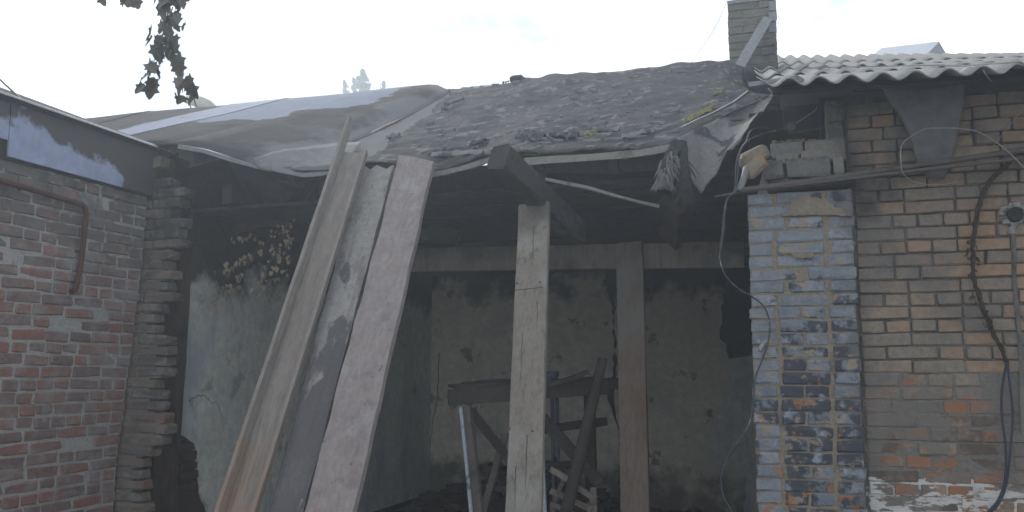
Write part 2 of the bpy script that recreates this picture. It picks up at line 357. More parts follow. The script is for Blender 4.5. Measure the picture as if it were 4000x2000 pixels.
M['fascia'] = mat('fascia', [(.30,.35,.50),(.33,.38,.52)], .1, 1.5, [
    dict(color=(.072,.068,.058), scale=2.0, lo=.48, hi=.535, amt=.97, grad=[(Z,2.88,3.2,-.20,.26),(Y,-.75,.25,-.16,.34)])], bump=.15, bscale=14, rough=.55, spec=.4)
M['bent_sheet'] = mat('bent_sheet', [(.160,.164,.164),(.200,.204,.204)], .3, 2.5, [dict(color=(.17,.17,.165), scale=3, lo=.56, hi=.66, amt=.7)], bump=.2, bscale=16, rough=.92, spec=.04)
M['rust'] = mat('rust', [(.080,.042,.029),(.112,.056,.036),(.060,.036,.028)], .3, 9, [], bump=.6, bscale=90)
M['iron'] = mat('iron', [(.075,.068,.062),(.11,.095,.085),(.055,.05,.048)], .3, 9, [dict(color=(.13,.085,.06), scale=10, lo=.55, hi=.66, amt=.7)], bump=.4, bscale=90, rough=.6)
M['slate'] = mat('slate', [(.221,.219,.209),(.259,.256,.246),(.241,.234,.221),(.277,.273,.265)], .4, 3.5, [
    dict(color=(.25,.24,.215), scale=6, lo=.55, hi=.68, amt=.65),
    dict(color=(.52,.515,.50), scale=9, lo=.60, hi=.68, amt=.6),
    dict(color=(.15,.15,.12), scale=14, lo=.66, hi=.72, amt=.7)], bump=.35, bscale=60, rough=.85)
M['grey_cloth'] = mat('grey_cloth', [(.13,.133,.14),(.155,.158,.165)], .2, 2, [
    dict(color=(.055,.056,.058), scale=3, lo=.5, hi=.66, amt=.9, grad=[(Z,2.35,2.85,.22,-.12)])], bump=.25, bscale=40)
M['leaf_green'] = mat('leaf_green', [(.10,.095,.075),(.13,.122,.10),(.085,.082,.06)], .8, 10, [], bump=.2, rough=.55)
M['leaf_dry'] = mat('leaf_dry', [(.34,.26,.175),(.44,.35,.25),(.26,.19,.125),(.50,.42,.31)], .85, 12, [], bump=.3, rough=.8)
M['leaf_tree'] = mat('leaf_tree', [(.044,.060,.024),(.064,.080,.036),(.080,.084,.040)], .2, 1.5, [], bump=0, rough=.7)
M['stem'] = mat('stem', [(.085,.068,.052),(.12,.10,.08)], .3, 12, [], bump=.6, bscale=90)
M['vine'] = mat('vine', [(.045,.035,.028),(.07,.052,.04)], .3, 14, [], bump=.8, bscale=90)
M['cable'] = mat('cable', [(.05,.056,.068),(.075,.082,.095)], .2, 14, [dict(color=(.34,.34,.32), scale=10, lo=.58, hi=.64, amt=.7)], bump=.1, rough=.55)
M['cable_black'] = mat('cable_black', [(.03,.034,.045),(.05,.055,.07)], .2, 14, [], bump=.1, rough=.5)
M['wire'] = mat('wire', [(.26,.25,.24),(.34,.33,.31)], .2, 20, [], bump=0, rough=.5, metal=.4)
M['yellow_brick'] = mat('yellow_brick', [(.16,.148,.12),(.185,.17,.14),(.15,.138,.115),(.17,.158,.13)], .8, 6, [
    dict(color=(.11,.105,.10), scale=3, lo=.54, hi=.66, amt=.7),
    dict(color=(.06,.058,.056), scale=3, lo=.5, hi=.64, amt=.8, grad=[(Z,4.3,4.9,.16,-.2)])], bump=.5)
M['grey_board'] = mat('grey_board', [(.203,.206,.214),(.240,.244,.251)], .4, 4, [], bump=.3, bscale=40, rough=.6)
M['lime'] = mat('lime', [(.375,.367,.352),(.315,.307,.292)], .2, 12, [dict(color=(.14,.13,.12), scale=9, lo=.54, hi=.6, amt=.8)], bump=.9, bscale=60)
M['blue_paint'] = mat('blue_paint', [(.075,.11,.17),(.095,.135,.20)], .3, 8, [], bump=.2, rough=.6)
M['white_paint'] = mat('white_paint', [(.42,.50,.56),(.50,.56,.61)], .2, 6, [dict(color=(.14,.13,.12), scale=7, lo=.6, hi=.65, amt=.8)], bump=.4)
M['moss'] = mat('moss', [(.16,.165,.045),(.22,.21,.07),(.12,.13,.04)], .3, 25, [], bump=.5, rough=.95)
M['soil'] = mat('soil', [(.20,.175,.145),(.26,.23,.195),(.17,.15,.125)], 0, 2, [dict(color=(.32,.30,.28), scale=5, lo=.56, hi=.62, amt=.7, h=.5)], bump=.9, bscale=18)
M['house_wall'] = mat('house_wall', [(.40,.38,.34),(.45,.43,.39)], .3, 2, [], bump=.3)
M['old_batten'] = mat('old_batten', [(.20,.19,.175),(.25,.24,.225),(.17,.16,.15)], .5, 6, [dict(color=(.09,.085,.08), scale=5, lo=.56, hi=.64, amt=.7)], bump=.5)
M['zinc'] = mat('zinc', [(.33,.36,.40),(.38,.41,.45)], .3, 2, [], bump=.1, rough=.45, spec=.5)
M['dish'] = mat('dish', [(.40,.39,.34),(.45,.44,.39)], .2, 3, [dict(color=(.20,.19,.16), scale=4, lo=.55, hi=.66, amt=.6)], bump=.1, rough=.55)

# ------------------------------------------------------------------ ground
g = MB(); gr = []
N = 40
def gc(i): t = (i/N-.5)*2; return math.copysign(abs(t)**3, t)*55+t*5
gr = [[Vector((gc(i), gc(j)+0, .03*nz((gc(i), gc(j), 0), .9)-.03)) for j in range(N+1)] for i in range(N+1)]
vs = [p for r_ in gr for p in r_]; fs = [(i*(N+1)+j, (i+1)*(N+1)+j, (i+1)*(N+1)+j+1, i*(N+1)+j+1) for i in range(N) for j in range(N)]
tag(g.add(vs, fs).build('ground', M['soil'], origin=(0,0,0)), kind='structure')

# ------------------------------------------------------------------ bricks
def brick_set(name, m, lens, h, d, ch=.007, jit=.0035, nvar=4, seed=1):
    rn = random.Random(seed); out = {}
    for l in lens:
        out[l] = [MB().cbox((0,0,0), (l, d, h), ch, jit, rn).mesh(name, m) for _ in range(nvar)]
    return out
def fill(total, rn, opts, joint):
    """brick lengths that fill a run"""
    out = []; left = total
    while left > .09:
        l = rn.choice(opts)
        if l > left: l = min(opts, key=lambda q: abs(q-left))
        out.append(l); left -= l+joint
    return out

# ---- wing wall on the left (face x = -4.6, bricks along y)
WX = -4.6; CHL = .078
EDGE = [(560,600),(585,700),(575,860),(562,1000),(553,1100),(535,1240),(516,1400),(500,1500),(482,1640),(462,1790),(448,2000),(440,2300)]
wing = thing('brick_wall', 'old red brick wall patched with grey mortar at the left, under the pale blue fascia', 'wall', (WX-.2, -1.5, 0))
def wing_end(z):
    # end of the wall at height z, from the ragged vertical edge
    best = None
    for (px, py) in [(interp([(b, a) for a, b in EDGE], q), q) for q in range(600, 2301, 25)]:
        p = ox(px, py, WX)
        if best is None or abs(p.z-z) < best[0]: best = (abs(p.z-z), p.y)
    return best[1]
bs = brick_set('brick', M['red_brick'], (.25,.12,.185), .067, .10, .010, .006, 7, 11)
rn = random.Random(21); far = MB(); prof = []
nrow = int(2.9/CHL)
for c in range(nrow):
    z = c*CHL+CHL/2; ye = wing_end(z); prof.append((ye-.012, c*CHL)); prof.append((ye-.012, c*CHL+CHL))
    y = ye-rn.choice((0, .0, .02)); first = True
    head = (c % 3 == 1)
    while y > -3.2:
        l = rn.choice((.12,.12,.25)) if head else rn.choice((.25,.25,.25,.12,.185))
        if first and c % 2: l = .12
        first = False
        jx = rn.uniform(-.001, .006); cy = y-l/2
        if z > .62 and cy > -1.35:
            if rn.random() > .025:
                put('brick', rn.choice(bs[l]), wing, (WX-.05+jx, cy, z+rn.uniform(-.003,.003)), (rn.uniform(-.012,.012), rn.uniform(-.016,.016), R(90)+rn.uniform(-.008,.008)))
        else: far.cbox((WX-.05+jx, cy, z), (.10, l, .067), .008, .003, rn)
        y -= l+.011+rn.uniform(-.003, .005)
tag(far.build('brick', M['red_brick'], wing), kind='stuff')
MB().prism([(-3.3,0)]+prof+[(prof[-1][0],2.905),(-3.3,2.905)], 0, WX-.36, WX-.006).build('mortar', M['red_mortar'], wing)

# ---- broken end of the front wall (toothed), seen beside the wing
stub = thing('broken_wall_end', 'toothed broken end of a brick wall with bricks jutting out, beside the charred post', 'wall', (-4.5, .4, 0))
TIP = [(560,640),(620,642),(650,640),(700,655),(735,705),(770,734),(800,690),(830,668),(865,714),(900,690),(945,716),(975,662),(1015,668),(1050,640),(1092,698),(1125,640),(1152,684),(1190,625),(1215,612),(1250,600),(1292,606),(1345,660),(1390,644),(1425,648),(1465,648),(1500,606),(1540,624),(1580,624),(1620,640),(1655,654),(1700,636),(1742,612),(1790,548),(1810,548),(1865,545),(1920,556),(1960,552),(2010,560),(2300,560)]
ss = brick_set('brick', M['stub_brick'], (.25,), .064, .12, .011, .007, 6, 5)
rn = random.Random(3); pr = []; smb = MB()
M['stub_mortar'] = mat('stub_mortar', [(.17,.155,.135),(.22,.20,.175),(.13,.12,.11)], 0, 8, [dict(color=(.045,.042,.04), scale=4, lo=.5, hi=.62, amt=.9, grad=[(Z,1.9,2.8,-.1,.25)])], bump=1.0, bscale=40)
for c in range(int(3.05/CHL)):
    z = c*CHL+CHL/2; y0 = wing_end(min(z, 2.85))+.012
    # pixel row of this course
    lo = None
    for q in range(560, 2301, 10):
        p = oy(interp(TIP, q), q, y0)
        if lo is None or abs(p.z-z) < lo[0]: lo = (abs(p.z-z), p.x)
    xe = max(lo[1], WX+.05)+rn.uniform(-.012, .012)
    pr += [(xe-.04-rn.random()*.03, c*CHL), (xe-.04-rn.random()*.03, c*CHL+CHL)]
    smb.box((WX-.2, y0+.010, c*CHL-.001), (max(xe-.05-rn.random()*.05, WX+.01), y0+.11, c*CHL+CHL+.0007))
    dz = rn.uniform(-.003, .003)
    if z > .5:
        for k, (yy, xo) in enumerate(((0, 0), (.125, rn.uniform(-.2, -.1)), (.25, rn.uniform(-.28,-.18)))):
            put('brick', rn.choice(ss[.25]), stub, (xe+xo-.125, y0+.06+yy, z+dz), (rn.uniform(-.03,.03), rn.uniform(-.03,.03), rn.uniform(-.05,.05)))
        xb = xe-.255
        if xb > WX-.02: put('brick', rn.choice(ss[.25]), stub, (xb-.125, y0+.062, z+dz), (0, 0, rn.uniform(-.02,.02)))
smb.build('mortar', M['stub_mortar'], stub)

# pale block near the top of the stub
a = oy(594, 612, .24); b = oy(640, 612, .24); c_ = oy(592, 662, .24)
tag(MB().prism(rag([(a.x,a.z),(b.x,a.z-.01),(b.x-.02,c_.z+.02),(a.x+.01,c_.z)], .007, .03, random.Random(2)), 1, .22, .32).build('broken_block', M['tan_mortar']),
    'small pale broken block wedged below the roof corner at the left', 'block')

# ---- pillar right of the opening
CH = .0715
pil = thing('brick_pillar', 'brick pillar with worn blue paint and tan mortar at the right of the opening', 'pillar', (0, .15, 0))
PX0, PX1 = -.278, .279
ptop = oy(3100, 748, 0).z
ps = brick_set('brick', M['blue_brick'], (.25,.12,.185,.225,.135), .064, .11, .008, .0045, 4, 31)
rn = random.Random(15)
nr = int(ptop/CH)
zt = ptop-nr*CH
low = oy(3100, 1130, 0).z
for c in range(nr):
    z = zt+c*CH+CH/2; k = nr-1-c
    if z > low:
        row = ((.135,.25,.135), (.25,.25), (.185,.185,.135), (.135,.25,.135), (.12,.25,.12))[k % 5]
    else:
        row = (.135, .25, .135) if c % 2 else (.135,.12,.12,.135)
    x = PX0+rn.uniform(-.010,.010); tot = sum(row); gap = (PX1-PX0-tot)/(len(row)-1)
    for i, l in enumerate(row):
        if z > low: gp = gap
        else: gp = (.014 if (i in (0, len(row)-2)) else .010); gp = (PX1-PX0-tot-(.010 if len(row) == 4 else 0))/2 if i in (0, len(row)-2) else .010
        yy = rn.uniform(-.004, .006)
        if z > .55: put('brick', rn.choice(ps[l]), pil, (x+l/2, .055+yy, z+rn.uniform(-.002,.002)), (rn.uniform(-.015,.015), rn.uniform(-.012,.012), rn.uniform(-.015,.015)))
        x += l+gp
MB().box((PX0+.004, .010, 0), (PX1-.004, .46, ptop-.004)).build('mortar', M['tan_mortar'], pil)
# jamb bricks: the side of the pillar towards the opening
js = brick_set('brick', M['blue_brick'], (.25,.12), .064, .03, .006, .004, 3, 33)
for c in range(nr):
    z = zt+c*CH+CH/2
    if z < .55: continue
    y = .125
    for l in ((.25,) if c % 2 else (.12,.12)):
        put('brick', rn.choice(js[l]), pil, (PX0+.012, y+l/2, z), (0,0,R(90))); y += l+.01
# tan mortar patch
pts = [(3078,840),(3088,800),(3110,775),(3150,768),(3195,772),(3235,790),(3262,812),(3300,815),(3330,822),(3328,846),(3240,840),(3150,842),(3060,845),(3050,832)]
pp = [oy(x, y, 0) for x, y in pts]
MB().prism(rag([(p.x,p.z) for p in pp], .005, .02, rn), 1, -.014, .03).build('mortar_patch', M['tan_mortar'], pil)
a, b = oy(3085, 988, 0), oy(3180, 1006, 0)
MB().prism(rag([(a.x,a.z),(b.x,a.z),(b.x,b.z),(a.x+.02,b.z)], .006, .02, rn), 1, -.012, .03).build('mortar_patch', M['tan_mortar'], pil)
# a chip of stone stuck on the left column
p = oy(2975, 1352, -.02)
MB().cbox((0,0,0), (.022,.03,.06), .006, .004, rn).build('stone_chip', M['lime'], pil, origin=(0,0,0)).location = p-wloc(pil)
pil.children[-1].rotation_euler = (0, .5, 0)

# broken courses above the pillar, set back and sooty
cap = thing('broken_brick_courses', 'grey sooty broken brick courses left standing above the blue pillar', 'wall', (.1, .2, ptop))
cs = brick_set('brick', M['soot_brick'], (.25,.12,.185,.06), .066, .11, .009, .005, 4, 41)
rn = random.Random(8)
for (px0, px1, py0, py1, yy, ls) in ((3000,3200,690,742,.12,(.185,.12)), (2978,3300,626,682,.07,(.12,.25,.06)), (3030,3320,598,630,.15,(.12,.25)), (3008,3322,556,600,.16,(.185,.25)), (3232,3300,470,552,.19,(.12,)), (3222,3300,392,470,.19,(.12,))):
    a = oy(px0, py0, yy); b = oy(px1, py1, yy); x = a.x; tot = b.x-a.x; k = tot/(sum(ls)+.012*(len(ls)-1)); h = a.z-b.z
    for l in ls:
        put('brick', rn.choice(cs[l]), cap, (x+l*k/2, yy+.055, (a.z+b.z)/2), (rn.uniform(-.02,.02), rn.uniform(-.02,.02), rn.uniform(-.02,.02)), (k, 1, max(.3, (h-.008)/.066))); x += (l+.012)*k
zt2 = oy(3150, 590, .2).z
MB().prism(rag([(-.24, ptop-.002),(.285, ptop-.002),(.285, zt2+.12),(.20, zt2+.01),(.06, zt2+.005),(-.18, zt2-.03)], .006, .04, rn), 1, .25, .46).build('mortar', M['soot_brick'], cap)
a = oy(3228, 412, .18); b = oy(3232, 562, .18)
MB().prism(rag([(a.x-.008,a.z),(a.x+.008,a.z),(b.x+.010,b.z),(b.x-.010,b.z)], .004, .025, rn), 1, .165, .2).build('mortar_joint', M['tan_mortar'], cap)
lo_ = MB(); 
for k in range(16):
    p = oy(3030+k*11+rn.uniform(-6,6), 556-k*.6+rn.uniform(-3,3), .18); lo_.cbox((p.x,p.y,p.z), (rn.uniform(.012,.03), .03, rn.uniform(.006,.016)), .003, .003, rn)
for k in range(14):
    p = oy(3070+k*9+rn.uniform(-6,6), 622+rn.uniform(-4,4), .08); lo_.cbox((p.x,p.y,p.z), (rn.uniform(.012,.026), .03, rn.uniform(.006,.014)), .003, .003, rn)
tag(lo_.build('mortar_crumbs', M['tan_mortar'], cap), kind='stuff')

# sooty lintel board between pillar and broken courses
a = oy(2998, 700, -.01); b = oy(3345, 742, -.01)
tag(MB().beam((a.x, .09, ptop+.034), (b.x, .09, ptop+.05), .2, .055, n=6, jit=.004, rn=rn).build('lintel_board', M['char']), 'black charred lintel board lying on top of the blue pillar', 'board')

# ---- right wall (tan brick)
rw = thing('brick_wall', 'tan brick wall with soot stains and recessed joints at the far right, under the corrugated eave', 'wall', (1.0, .2, 0))
WY = .07
ts = brick_set('brick', M['tan_brick'], (.244,.118,.18), .0635, .10, .006, .0032, 6, 51)
rn = random.Random(99); far = MB(); ztop = 3.16
rz = oy(3400, 745, WY).z
off0 = rz-int(rz/CH)*CH
for c in range(int((ztop-off0)/CH)+1):
    z = off0+c*CH+CH/2-CH
    if z < 0: continue
    x = PX1+.018 if z < ptop+.03 else oy(3300, 470, WY).x+.012
    head = c % 2 == 0; first = True
    while x < 3.4:
        l = rn.choice((.118,.118,.118,.244)) if head else rn.choice((.244,.244,.244,.18))
        if first and head: l = .118 if rn.random() < .6 else .18
        first = False
        cx = x+l/2; dy = rn.uniform(-.005, .005)
        if z > .62 and cx < 1.3:
            put('brick', rn.choice(ts[l]), rw, (cx, WY+.05+dy, z+rn.uniform(-.002,.002)), (rn.uniform(-.012,.012), rn.uniform(-.010,.010), rn.uniform(-.012,.012)))
        else: far.cbox((cx, WY+.05+dy, z), (l, .10, .0635), .006, .002, rn)
        x += l+.0095+rn.uniform(-.002,.003)
tag(far.build('brick', M['tan_brick'], rw), kind='stuff')
MB().prism([(PX1+.002,0),(3.45,0),(3.45,ztop),(oy(3300,470,WY).x,ztop),(oy(3300,470,WY).x,ptop),(PX1+.002,ptop)], 1, WY+.016, WY+.40).build('mortar', M['dark_mortar'], rw)
sm_ = rag([(PX1+.02,0),(3.44,0),(3.44,1.58),(1.1,1.60),(.8,1.66),(.6,1.58),(.45,1.64),(PX1+.02,1.62)], .02, .05, rn)
MB().prism(sm_, 1, WY+.0045, WY+.03).build('mortar_smear', M['smear'], rw)
# vertical conduit groove strip near the right edge
a = oy(3950, 830, WY); 
MB().tube([oy(3958, 905, WY-.004), oy(3962, 1100, WY-.003), oy(3985, 1330, WY-.004), oy(3996, 1700, WY-.003)], .012, 6).build('mortar_strip', M['dark_mortar'], rw)

# ------------------------------------------------------------------ room behind the opening
SX = -4.45      # plastered side wall face
BY = 5.25       # back wall face
side = thing('side_wall', 'grey plastered side wall of the burnt room, plaster broken away at its lower left', 'wall', (SX, 2.5, 0))
MB().prism([(.30,0),(BY+.3,0),(BY+.3,4.0),(3.2,4.28),(.9,3.28),(.30,3.0)], 0, SX-.3, SX-.036).build('masonry', M['masonry_dark'], side)
rn = random.Random(77)
ol = [(775,960),(742,1000),(738,1100),(735,1200),(722,1300),(715,1400),(706,1500),(700,1570),(697,1640),(700,1695),(735,1715),(760,1735),(775,1770),(782,1850),(790,1930),(820,2010),(835,2200)]
pts = [ox(x, y, SX) for x, y in ol]; e = [(p.y, p.z) for p in pts]
top = [(BY+.01, 2.95)] + [(2.0, 2.95), (1.35, 2.62), (1.05, 2.42), (.92, 2.44), (.80, 2.40)]
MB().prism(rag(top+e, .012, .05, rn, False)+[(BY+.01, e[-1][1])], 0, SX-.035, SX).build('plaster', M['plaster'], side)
# exposed rubble courses in the hole
for k in range(7):
    z0 = .75+k*.075
    MB().cbox((0,0,0), (.06, rn.uniform(.16,.26), .06), .01, .006, rn).build('brick', M['masonry_dark'], side, origin=(0,0,0)).location = Vector((SX-.035, .55+rn.uniform(0,.12), z0))-wloc(side)
# cracks as thin dark splits standing in the plaster edge
def crack(parent, pts, f, wd=.006, m='masonry_dark'):
    pp = [f(x, y) for x, y in pts]; b = MB()
    q = []
    for a, c in zip(pp, pp[1:]):
        for j in range(4): q.append(a+(c-a)*(j/4)+Vector((0 if parent is side else rn.uniform(-.008,.008), rn.uniform(-.008,.008) if parent is side else 0, rn.uniform(-.006,.006))))
    q.append(pp[-1]); b.tube(q, wd, 5, wd*.5); return b.build('crack', M[m], parent)
crack(side, [(735,1565),(770,1548),(800,1545),(830,1575),(850,1570)], lambda x, y: ox(x, y, SX-.001), .004)
crack(side, [(850,1575),(868,1640),(876,1700)], lambda x, y: ox(x, y, SX-.001), .003)
crack(side, [(812,1035),(818,1050),(820,1068),(845,1075)], lambda x, y: ox(x, y, SX-.001), .005)

back = thing('back_wall', 'dim stained plastered back wall of the burnt room', 'wall', (-2, BY+.2, 0))
MB().prism([(SX-.3,0),(3.4,0),(3.4,4.85),(-1.4,4.85),(-1.4,4.2),(SX-.3,4.2)], 1, BY+.035, BY+.35).build('masonry', M['masonry_dark'], back)
def by(x, y): p = oy(x, y, BY); return (p.x, p.z)
lx = SX+.002
rag1 = rag([by(2368,1010), by(2360,1100), by(2385,1180), by(2392,1300), by(2398,1420), by(2372,1545), by(2400,1640), by(2420,1720), by(2418,2000), by(2425,2250)], .02, .06, rn, False)
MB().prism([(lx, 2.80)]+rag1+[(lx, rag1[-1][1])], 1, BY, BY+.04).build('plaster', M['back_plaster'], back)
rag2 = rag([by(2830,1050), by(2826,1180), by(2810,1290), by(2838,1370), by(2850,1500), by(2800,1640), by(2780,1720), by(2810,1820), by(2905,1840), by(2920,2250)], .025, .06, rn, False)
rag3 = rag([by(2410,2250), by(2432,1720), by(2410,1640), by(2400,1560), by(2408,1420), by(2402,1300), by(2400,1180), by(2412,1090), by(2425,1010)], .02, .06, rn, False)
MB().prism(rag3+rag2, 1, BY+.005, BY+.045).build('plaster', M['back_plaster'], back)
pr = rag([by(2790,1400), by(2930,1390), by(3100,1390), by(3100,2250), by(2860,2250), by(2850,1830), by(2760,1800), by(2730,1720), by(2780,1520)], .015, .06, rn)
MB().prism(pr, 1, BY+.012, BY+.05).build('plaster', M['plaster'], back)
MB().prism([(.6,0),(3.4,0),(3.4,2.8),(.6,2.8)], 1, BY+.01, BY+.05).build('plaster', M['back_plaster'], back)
crack(back, [(1716,1380),(1712,1470),(1708,1560),(1690,1640),(1680,1750)], lambda x, y: oy(x, y, BY-.001), .008)
# a right hand cross wall hidden behind the pillar, so the room is closed
cw = thing('cross_wall', 'dark cross wall closing the burnt room behind the blue pillar', 'wall', (.55, 2.5, 0))
MB().box((.42, .46, 0), (.68, BY+.03, 2.9)).build('masonry', M['masonry_dark'], cw)
far_gable = thing('loft_gable', 'dark loft wall under the corrugated roof end', 'wall', (3.3, 2.5, 2.9))
MB().prism([(.47,0),(BY+.03,0),(BY+.03,4.9),(.47,3.2)], 0, 3.2, 3.44).build('masonry', M['masonry_dark'], far_gable)

# floor of the room
fl = MB().box((SX, .3, -.02), (.42, BY, .06)).build('floor', M['soil'], origin=(-2, 2.5, 0)); tag(fl, kind='structure')

# charred post beside the stub
a = oy(694, 1200, .42)
tag(MB().beam((a.x-.015, .44, 0), (a.x+.015, .44, 2.95), .11, .07, up=(0,1,0), n=14, jit=.009, rn=rn).build('charred_post', M['brown_char']),
    'dark brown charred post standing in the corner behind the toothed wall end', 'post')

# ceiling: charred boards under joists
ceil = thing('burnt_ceiling', 'black charred board ceiling over the burnt room', 'ceiling', (-2, 2.5, 2.8))
rn = random.Random(5)
y = .42; zc0 = 2.80
k = 0
while y < BY:
    wd = rn.uniform(.28, .46)
    if True:
        sag = rn.uniform(-.008, .008)
        b = MB(); x0 = SX+.02; x1 = .40 if y > .5 else -.2
        b.beam((x0, y+wd/2, zc0+sag+rn.uniform(-.01,.01)), (x1, y+wd/2, zc0+sag+rn.uniform(-.015,.015)), wd, .025, n=8, jit=.004, rn=rn)
        b.build('ceiling_board', M['char'], ceil)
    y += wd+.002; k += 1
for x in (-4.0, -3.2, -2.4, -1.6, -.8, 0.0):
    MB().beam((x, .35, 2.90), (x, BY+.02, 2.90), .08, .14, n=4, jit=.004, rn=rn).build('joist', M['char'], ceil)
for (px0,py0,px1,py1,yy,h) in ((2130,655,2600,640,.30,.09), (2150,735,2610,712,.62,.10), (1640,905,1790,930,1.2,.12)):
    a = oy(px0,py0,yy); b = oy(px1,py1,yy)
    MB().beam(a, b, .03, h, n=6, jit=.004, rn=rn).build('trim_board', M['char_board'], ceil)

for k in range(5):  # dark upright backing, added so the loft opening reads as a black void
    xk = -.62+k*.22; MB().beam((xk, .72+.02*(k%2), 2.7), (xk, .74+.02*(k%2), 3.22+.03*k), .215, .02, up=(0,1,0), n=3, jit=.003, rn=rn).build('dark_backing', M['char'], ceil)
# torn hanging plaster sheets under the left eave
def patch(pts_top, pts_bot, f_top, f_bot, nu, nv, amp, ns, seed):
    gr = []
    for j in range(nv+1):
        v = j/nv; row = []
        for i in range(nu+1):
            u = i/nu
            def at(P):
                s = u*(len(P)-1); k = min(int(s), len(P)-2); t = s-k
                return (P[k][0]+(P[k+1][0]-P[k][0])*t, P[k][1]+(P[k+1][1]-P[k][1])*t)
            a = f_top(*at(pts_top)); b = f_bot(*at(pts_bot)); p = a+(b-a)*v
            q = nz(p, ns, seed); p = p+Vector((amp*.4*nz(p, ns*1.3, seed+9), amp*q, amp*.5*nz(p, ns*2.1, seed+3)))
            row.append(p)
        gr.append(row)
    return gr
gsh = patch([(900,628),(960,648),(1050,678),(1120,702),(1190,720)], [(935,700),(965,745),(1000,790),(1040,802),(1120,790)], lambda x, y: oy(x, y, .55), lambda x, y: oy(x, y, .75), 20, 10, .05, 3, 4)
tag(MB().slab(gsh, .012, (0,1,0)).build('hanging_plaster_sheet', M['soot_sheet'], smooth=True), 'torn sooty plaster sheet sagging from the ceiling at the left under the eave', 'sheet')
gsh = patch([(860,880),(960,850),(1060,830),(1130,820)], [(870,930),(950,900),(1040,880),(1120,890)], lambda x, y: oy(x, y, .9), lambda x, y: oy(x, y, .95), 14, 8, .05, 4, 14)
tag(MB().slab(gsh, .012, (0,1,0)).build('hanging_plaster_sheet', M['brown_char'], smooth=True), 'small scorched scrap of plaster hanging above the dry leaves', 'sheet')

# cross beam and inner post
a = oy(1500, 1018, 1.5); b = oy(2906, 994, 1.5)
tag(MB().beam((a.x,1.5,a.z), (b.x,1.5,b.z), .05, .19, n=10, jit=.002, rn=rn).build('cross_beam', M['old_wood']), 'long grey brown horizontal plank crossing the room behind the posts', 'beam')
def leanpost(name, m, top, bot, w_, th, label, nseg=10, seed=1, extra=None):
    """board through two points, carried on down to the ground"""
    rn = random.Random(seed); d = bot-top; t = (top.z-.0)/(top.z-bot.z); G = top+d*t
    b = MB().beam(G, top, w_, th, up=(0,1,0), n=nseg, jit=.0018, rn=rn)
    return b, G
t_ = oy(2459, 952, 1.44); b_ = oy(2482, 2000, 1.05)
bb, G = leanpost('post', None, t_, b_, .2, .05, '')
tag(bb.build('timber_post', M['brown_wood']), 'brown plank post further back under the cross beam', 'post')

# ------------------------------------------------------------------ main roof
EY, RY = .16, 3.2
low_px = [(560,560),(640,566),(740,566),(860,604),(1000,640),(1100,655),(1180,664),(1270,660),(1420,650),(1560,650),(1700,668),(1800,648),(1900,612),(2000,606),(2080,606),(2200,604),(2300,602),(2400,597),(2500,590),(2600,578)]
LOW = [oy(x, y, EY) for x, y in low_px]
p0, nrm = Vector((0, EY, LOW[-1].z)), Vector((0, -.50, 1)).normalized()
LOW += [opl(x, y, p0, nrm) for x, y in ((2660,546),(2760,500),(2850,462),(2940,425),(3010,388),(3040,360))]
LOW = [Vector((-10.0, EY, LOW[0].z))]+LOW
up_px = [(300,466),(750,421),(1200,376),(1500,348),(1690,331),(1705,332),(1760,357),(1790,356),(1900,342),(2000,325),(2150,304),(2300,295),(2400,290),(2500,283),(2580,270),(2650,258),(2750,246),(2800,240),(2850,225),(2900,226)]
UP = [oy(x, y, RY) for x, y in up_px]
UP = [Vector((-11, RY, UP[0].z))]+UP+[Vector((-.1, RY, UP[-1].z-.05))]
def poly_at(P, x):
    if x <= P[0].x: return P[0].copy()
    for a, b in zip(P, P[1:]):
        if x <= b.x and b.x > a.x: return a+(b-a)*((x-a.x)/(b.x-a.x))
    return P[-1].copy()
XR = LOW[-1].x
def xr(v): return interp([(0, XR), (.35, min(XR, -.30)), (.7, -.40), (1, -.46)], v)
def roof_pt(x, v):
    a = poly_at(LOW, x); b = poly_at(UP, x)
    p = a+(b-a)*v; p.x = x; s = math.sin(math.pi*min(max(v, 0), 1))
    p.z -= .05*s*(1 if x > -3.6 else .3)
    q_ = min(1, max(0, (x+1.0)/.6)); p.z -= .09*q_*q_*min(1, max(0, (v-.3)/.4))
    return p
roof = thing('main_roof', 'sagging old roof of torn felt and dark and blue metal sheets over the burnt room', 'roof', (-3, 1.6, 3))
xs = [-9.9]+[LOW[1].x-2.2, LOW[1].x-1.15]
xa = -5.6; 
panels = [(-9.9,-8.4),(-8.4,-7.2),(-7.2,-6.04),(-6.04,-5.36),(-5.36,-4.4),(-4.4,-3.4),(-3.4,-2.5),(-2.5,-1.5),(-1.5, XR-.02)]
rn = random.Random(61)
for i, (x0, x1) in enumerate(panels):
    gr = []; lift = .004*(i % 2)
    for a in range(13):
        x = x0+(x1-x0+.03)*a/12; row = []
        for j in range(17):
            v = j/16
            vv = v if x < -4 else v
            p = roof_pt(min(x, xr(v)-.01), vv); p.z += lift+.012*nz(p, 1.2, 3)+ (.006 if a in (0, 12) else 0)
            if j == 0: p.z += rn.uniform(-.006,.004); p.y += rn.uniform(-.012,.012)
            row.append(p)
        gr.append(row)
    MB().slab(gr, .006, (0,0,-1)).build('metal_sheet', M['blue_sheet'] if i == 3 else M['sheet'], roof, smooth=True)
gr = [[roof_pt(min(-5.4+i*.22, xr(j/10)-.03), .012+.97*j/10)+Vector((0,0,-.03)) for j in range(11)] for i in range(24) if -5.4+i*.22 < XR+.1]
MB().slab(gr, .015, (0,0,-1)).build('sheathing', M['char'], roof)
MB().beam((-8.5, .42, 3.04), (SX-.02, .42, 3.04), .16, .36, n=10, jit=.008, rn=random.Random(3)).build('wall_plate', M['char'], roof)
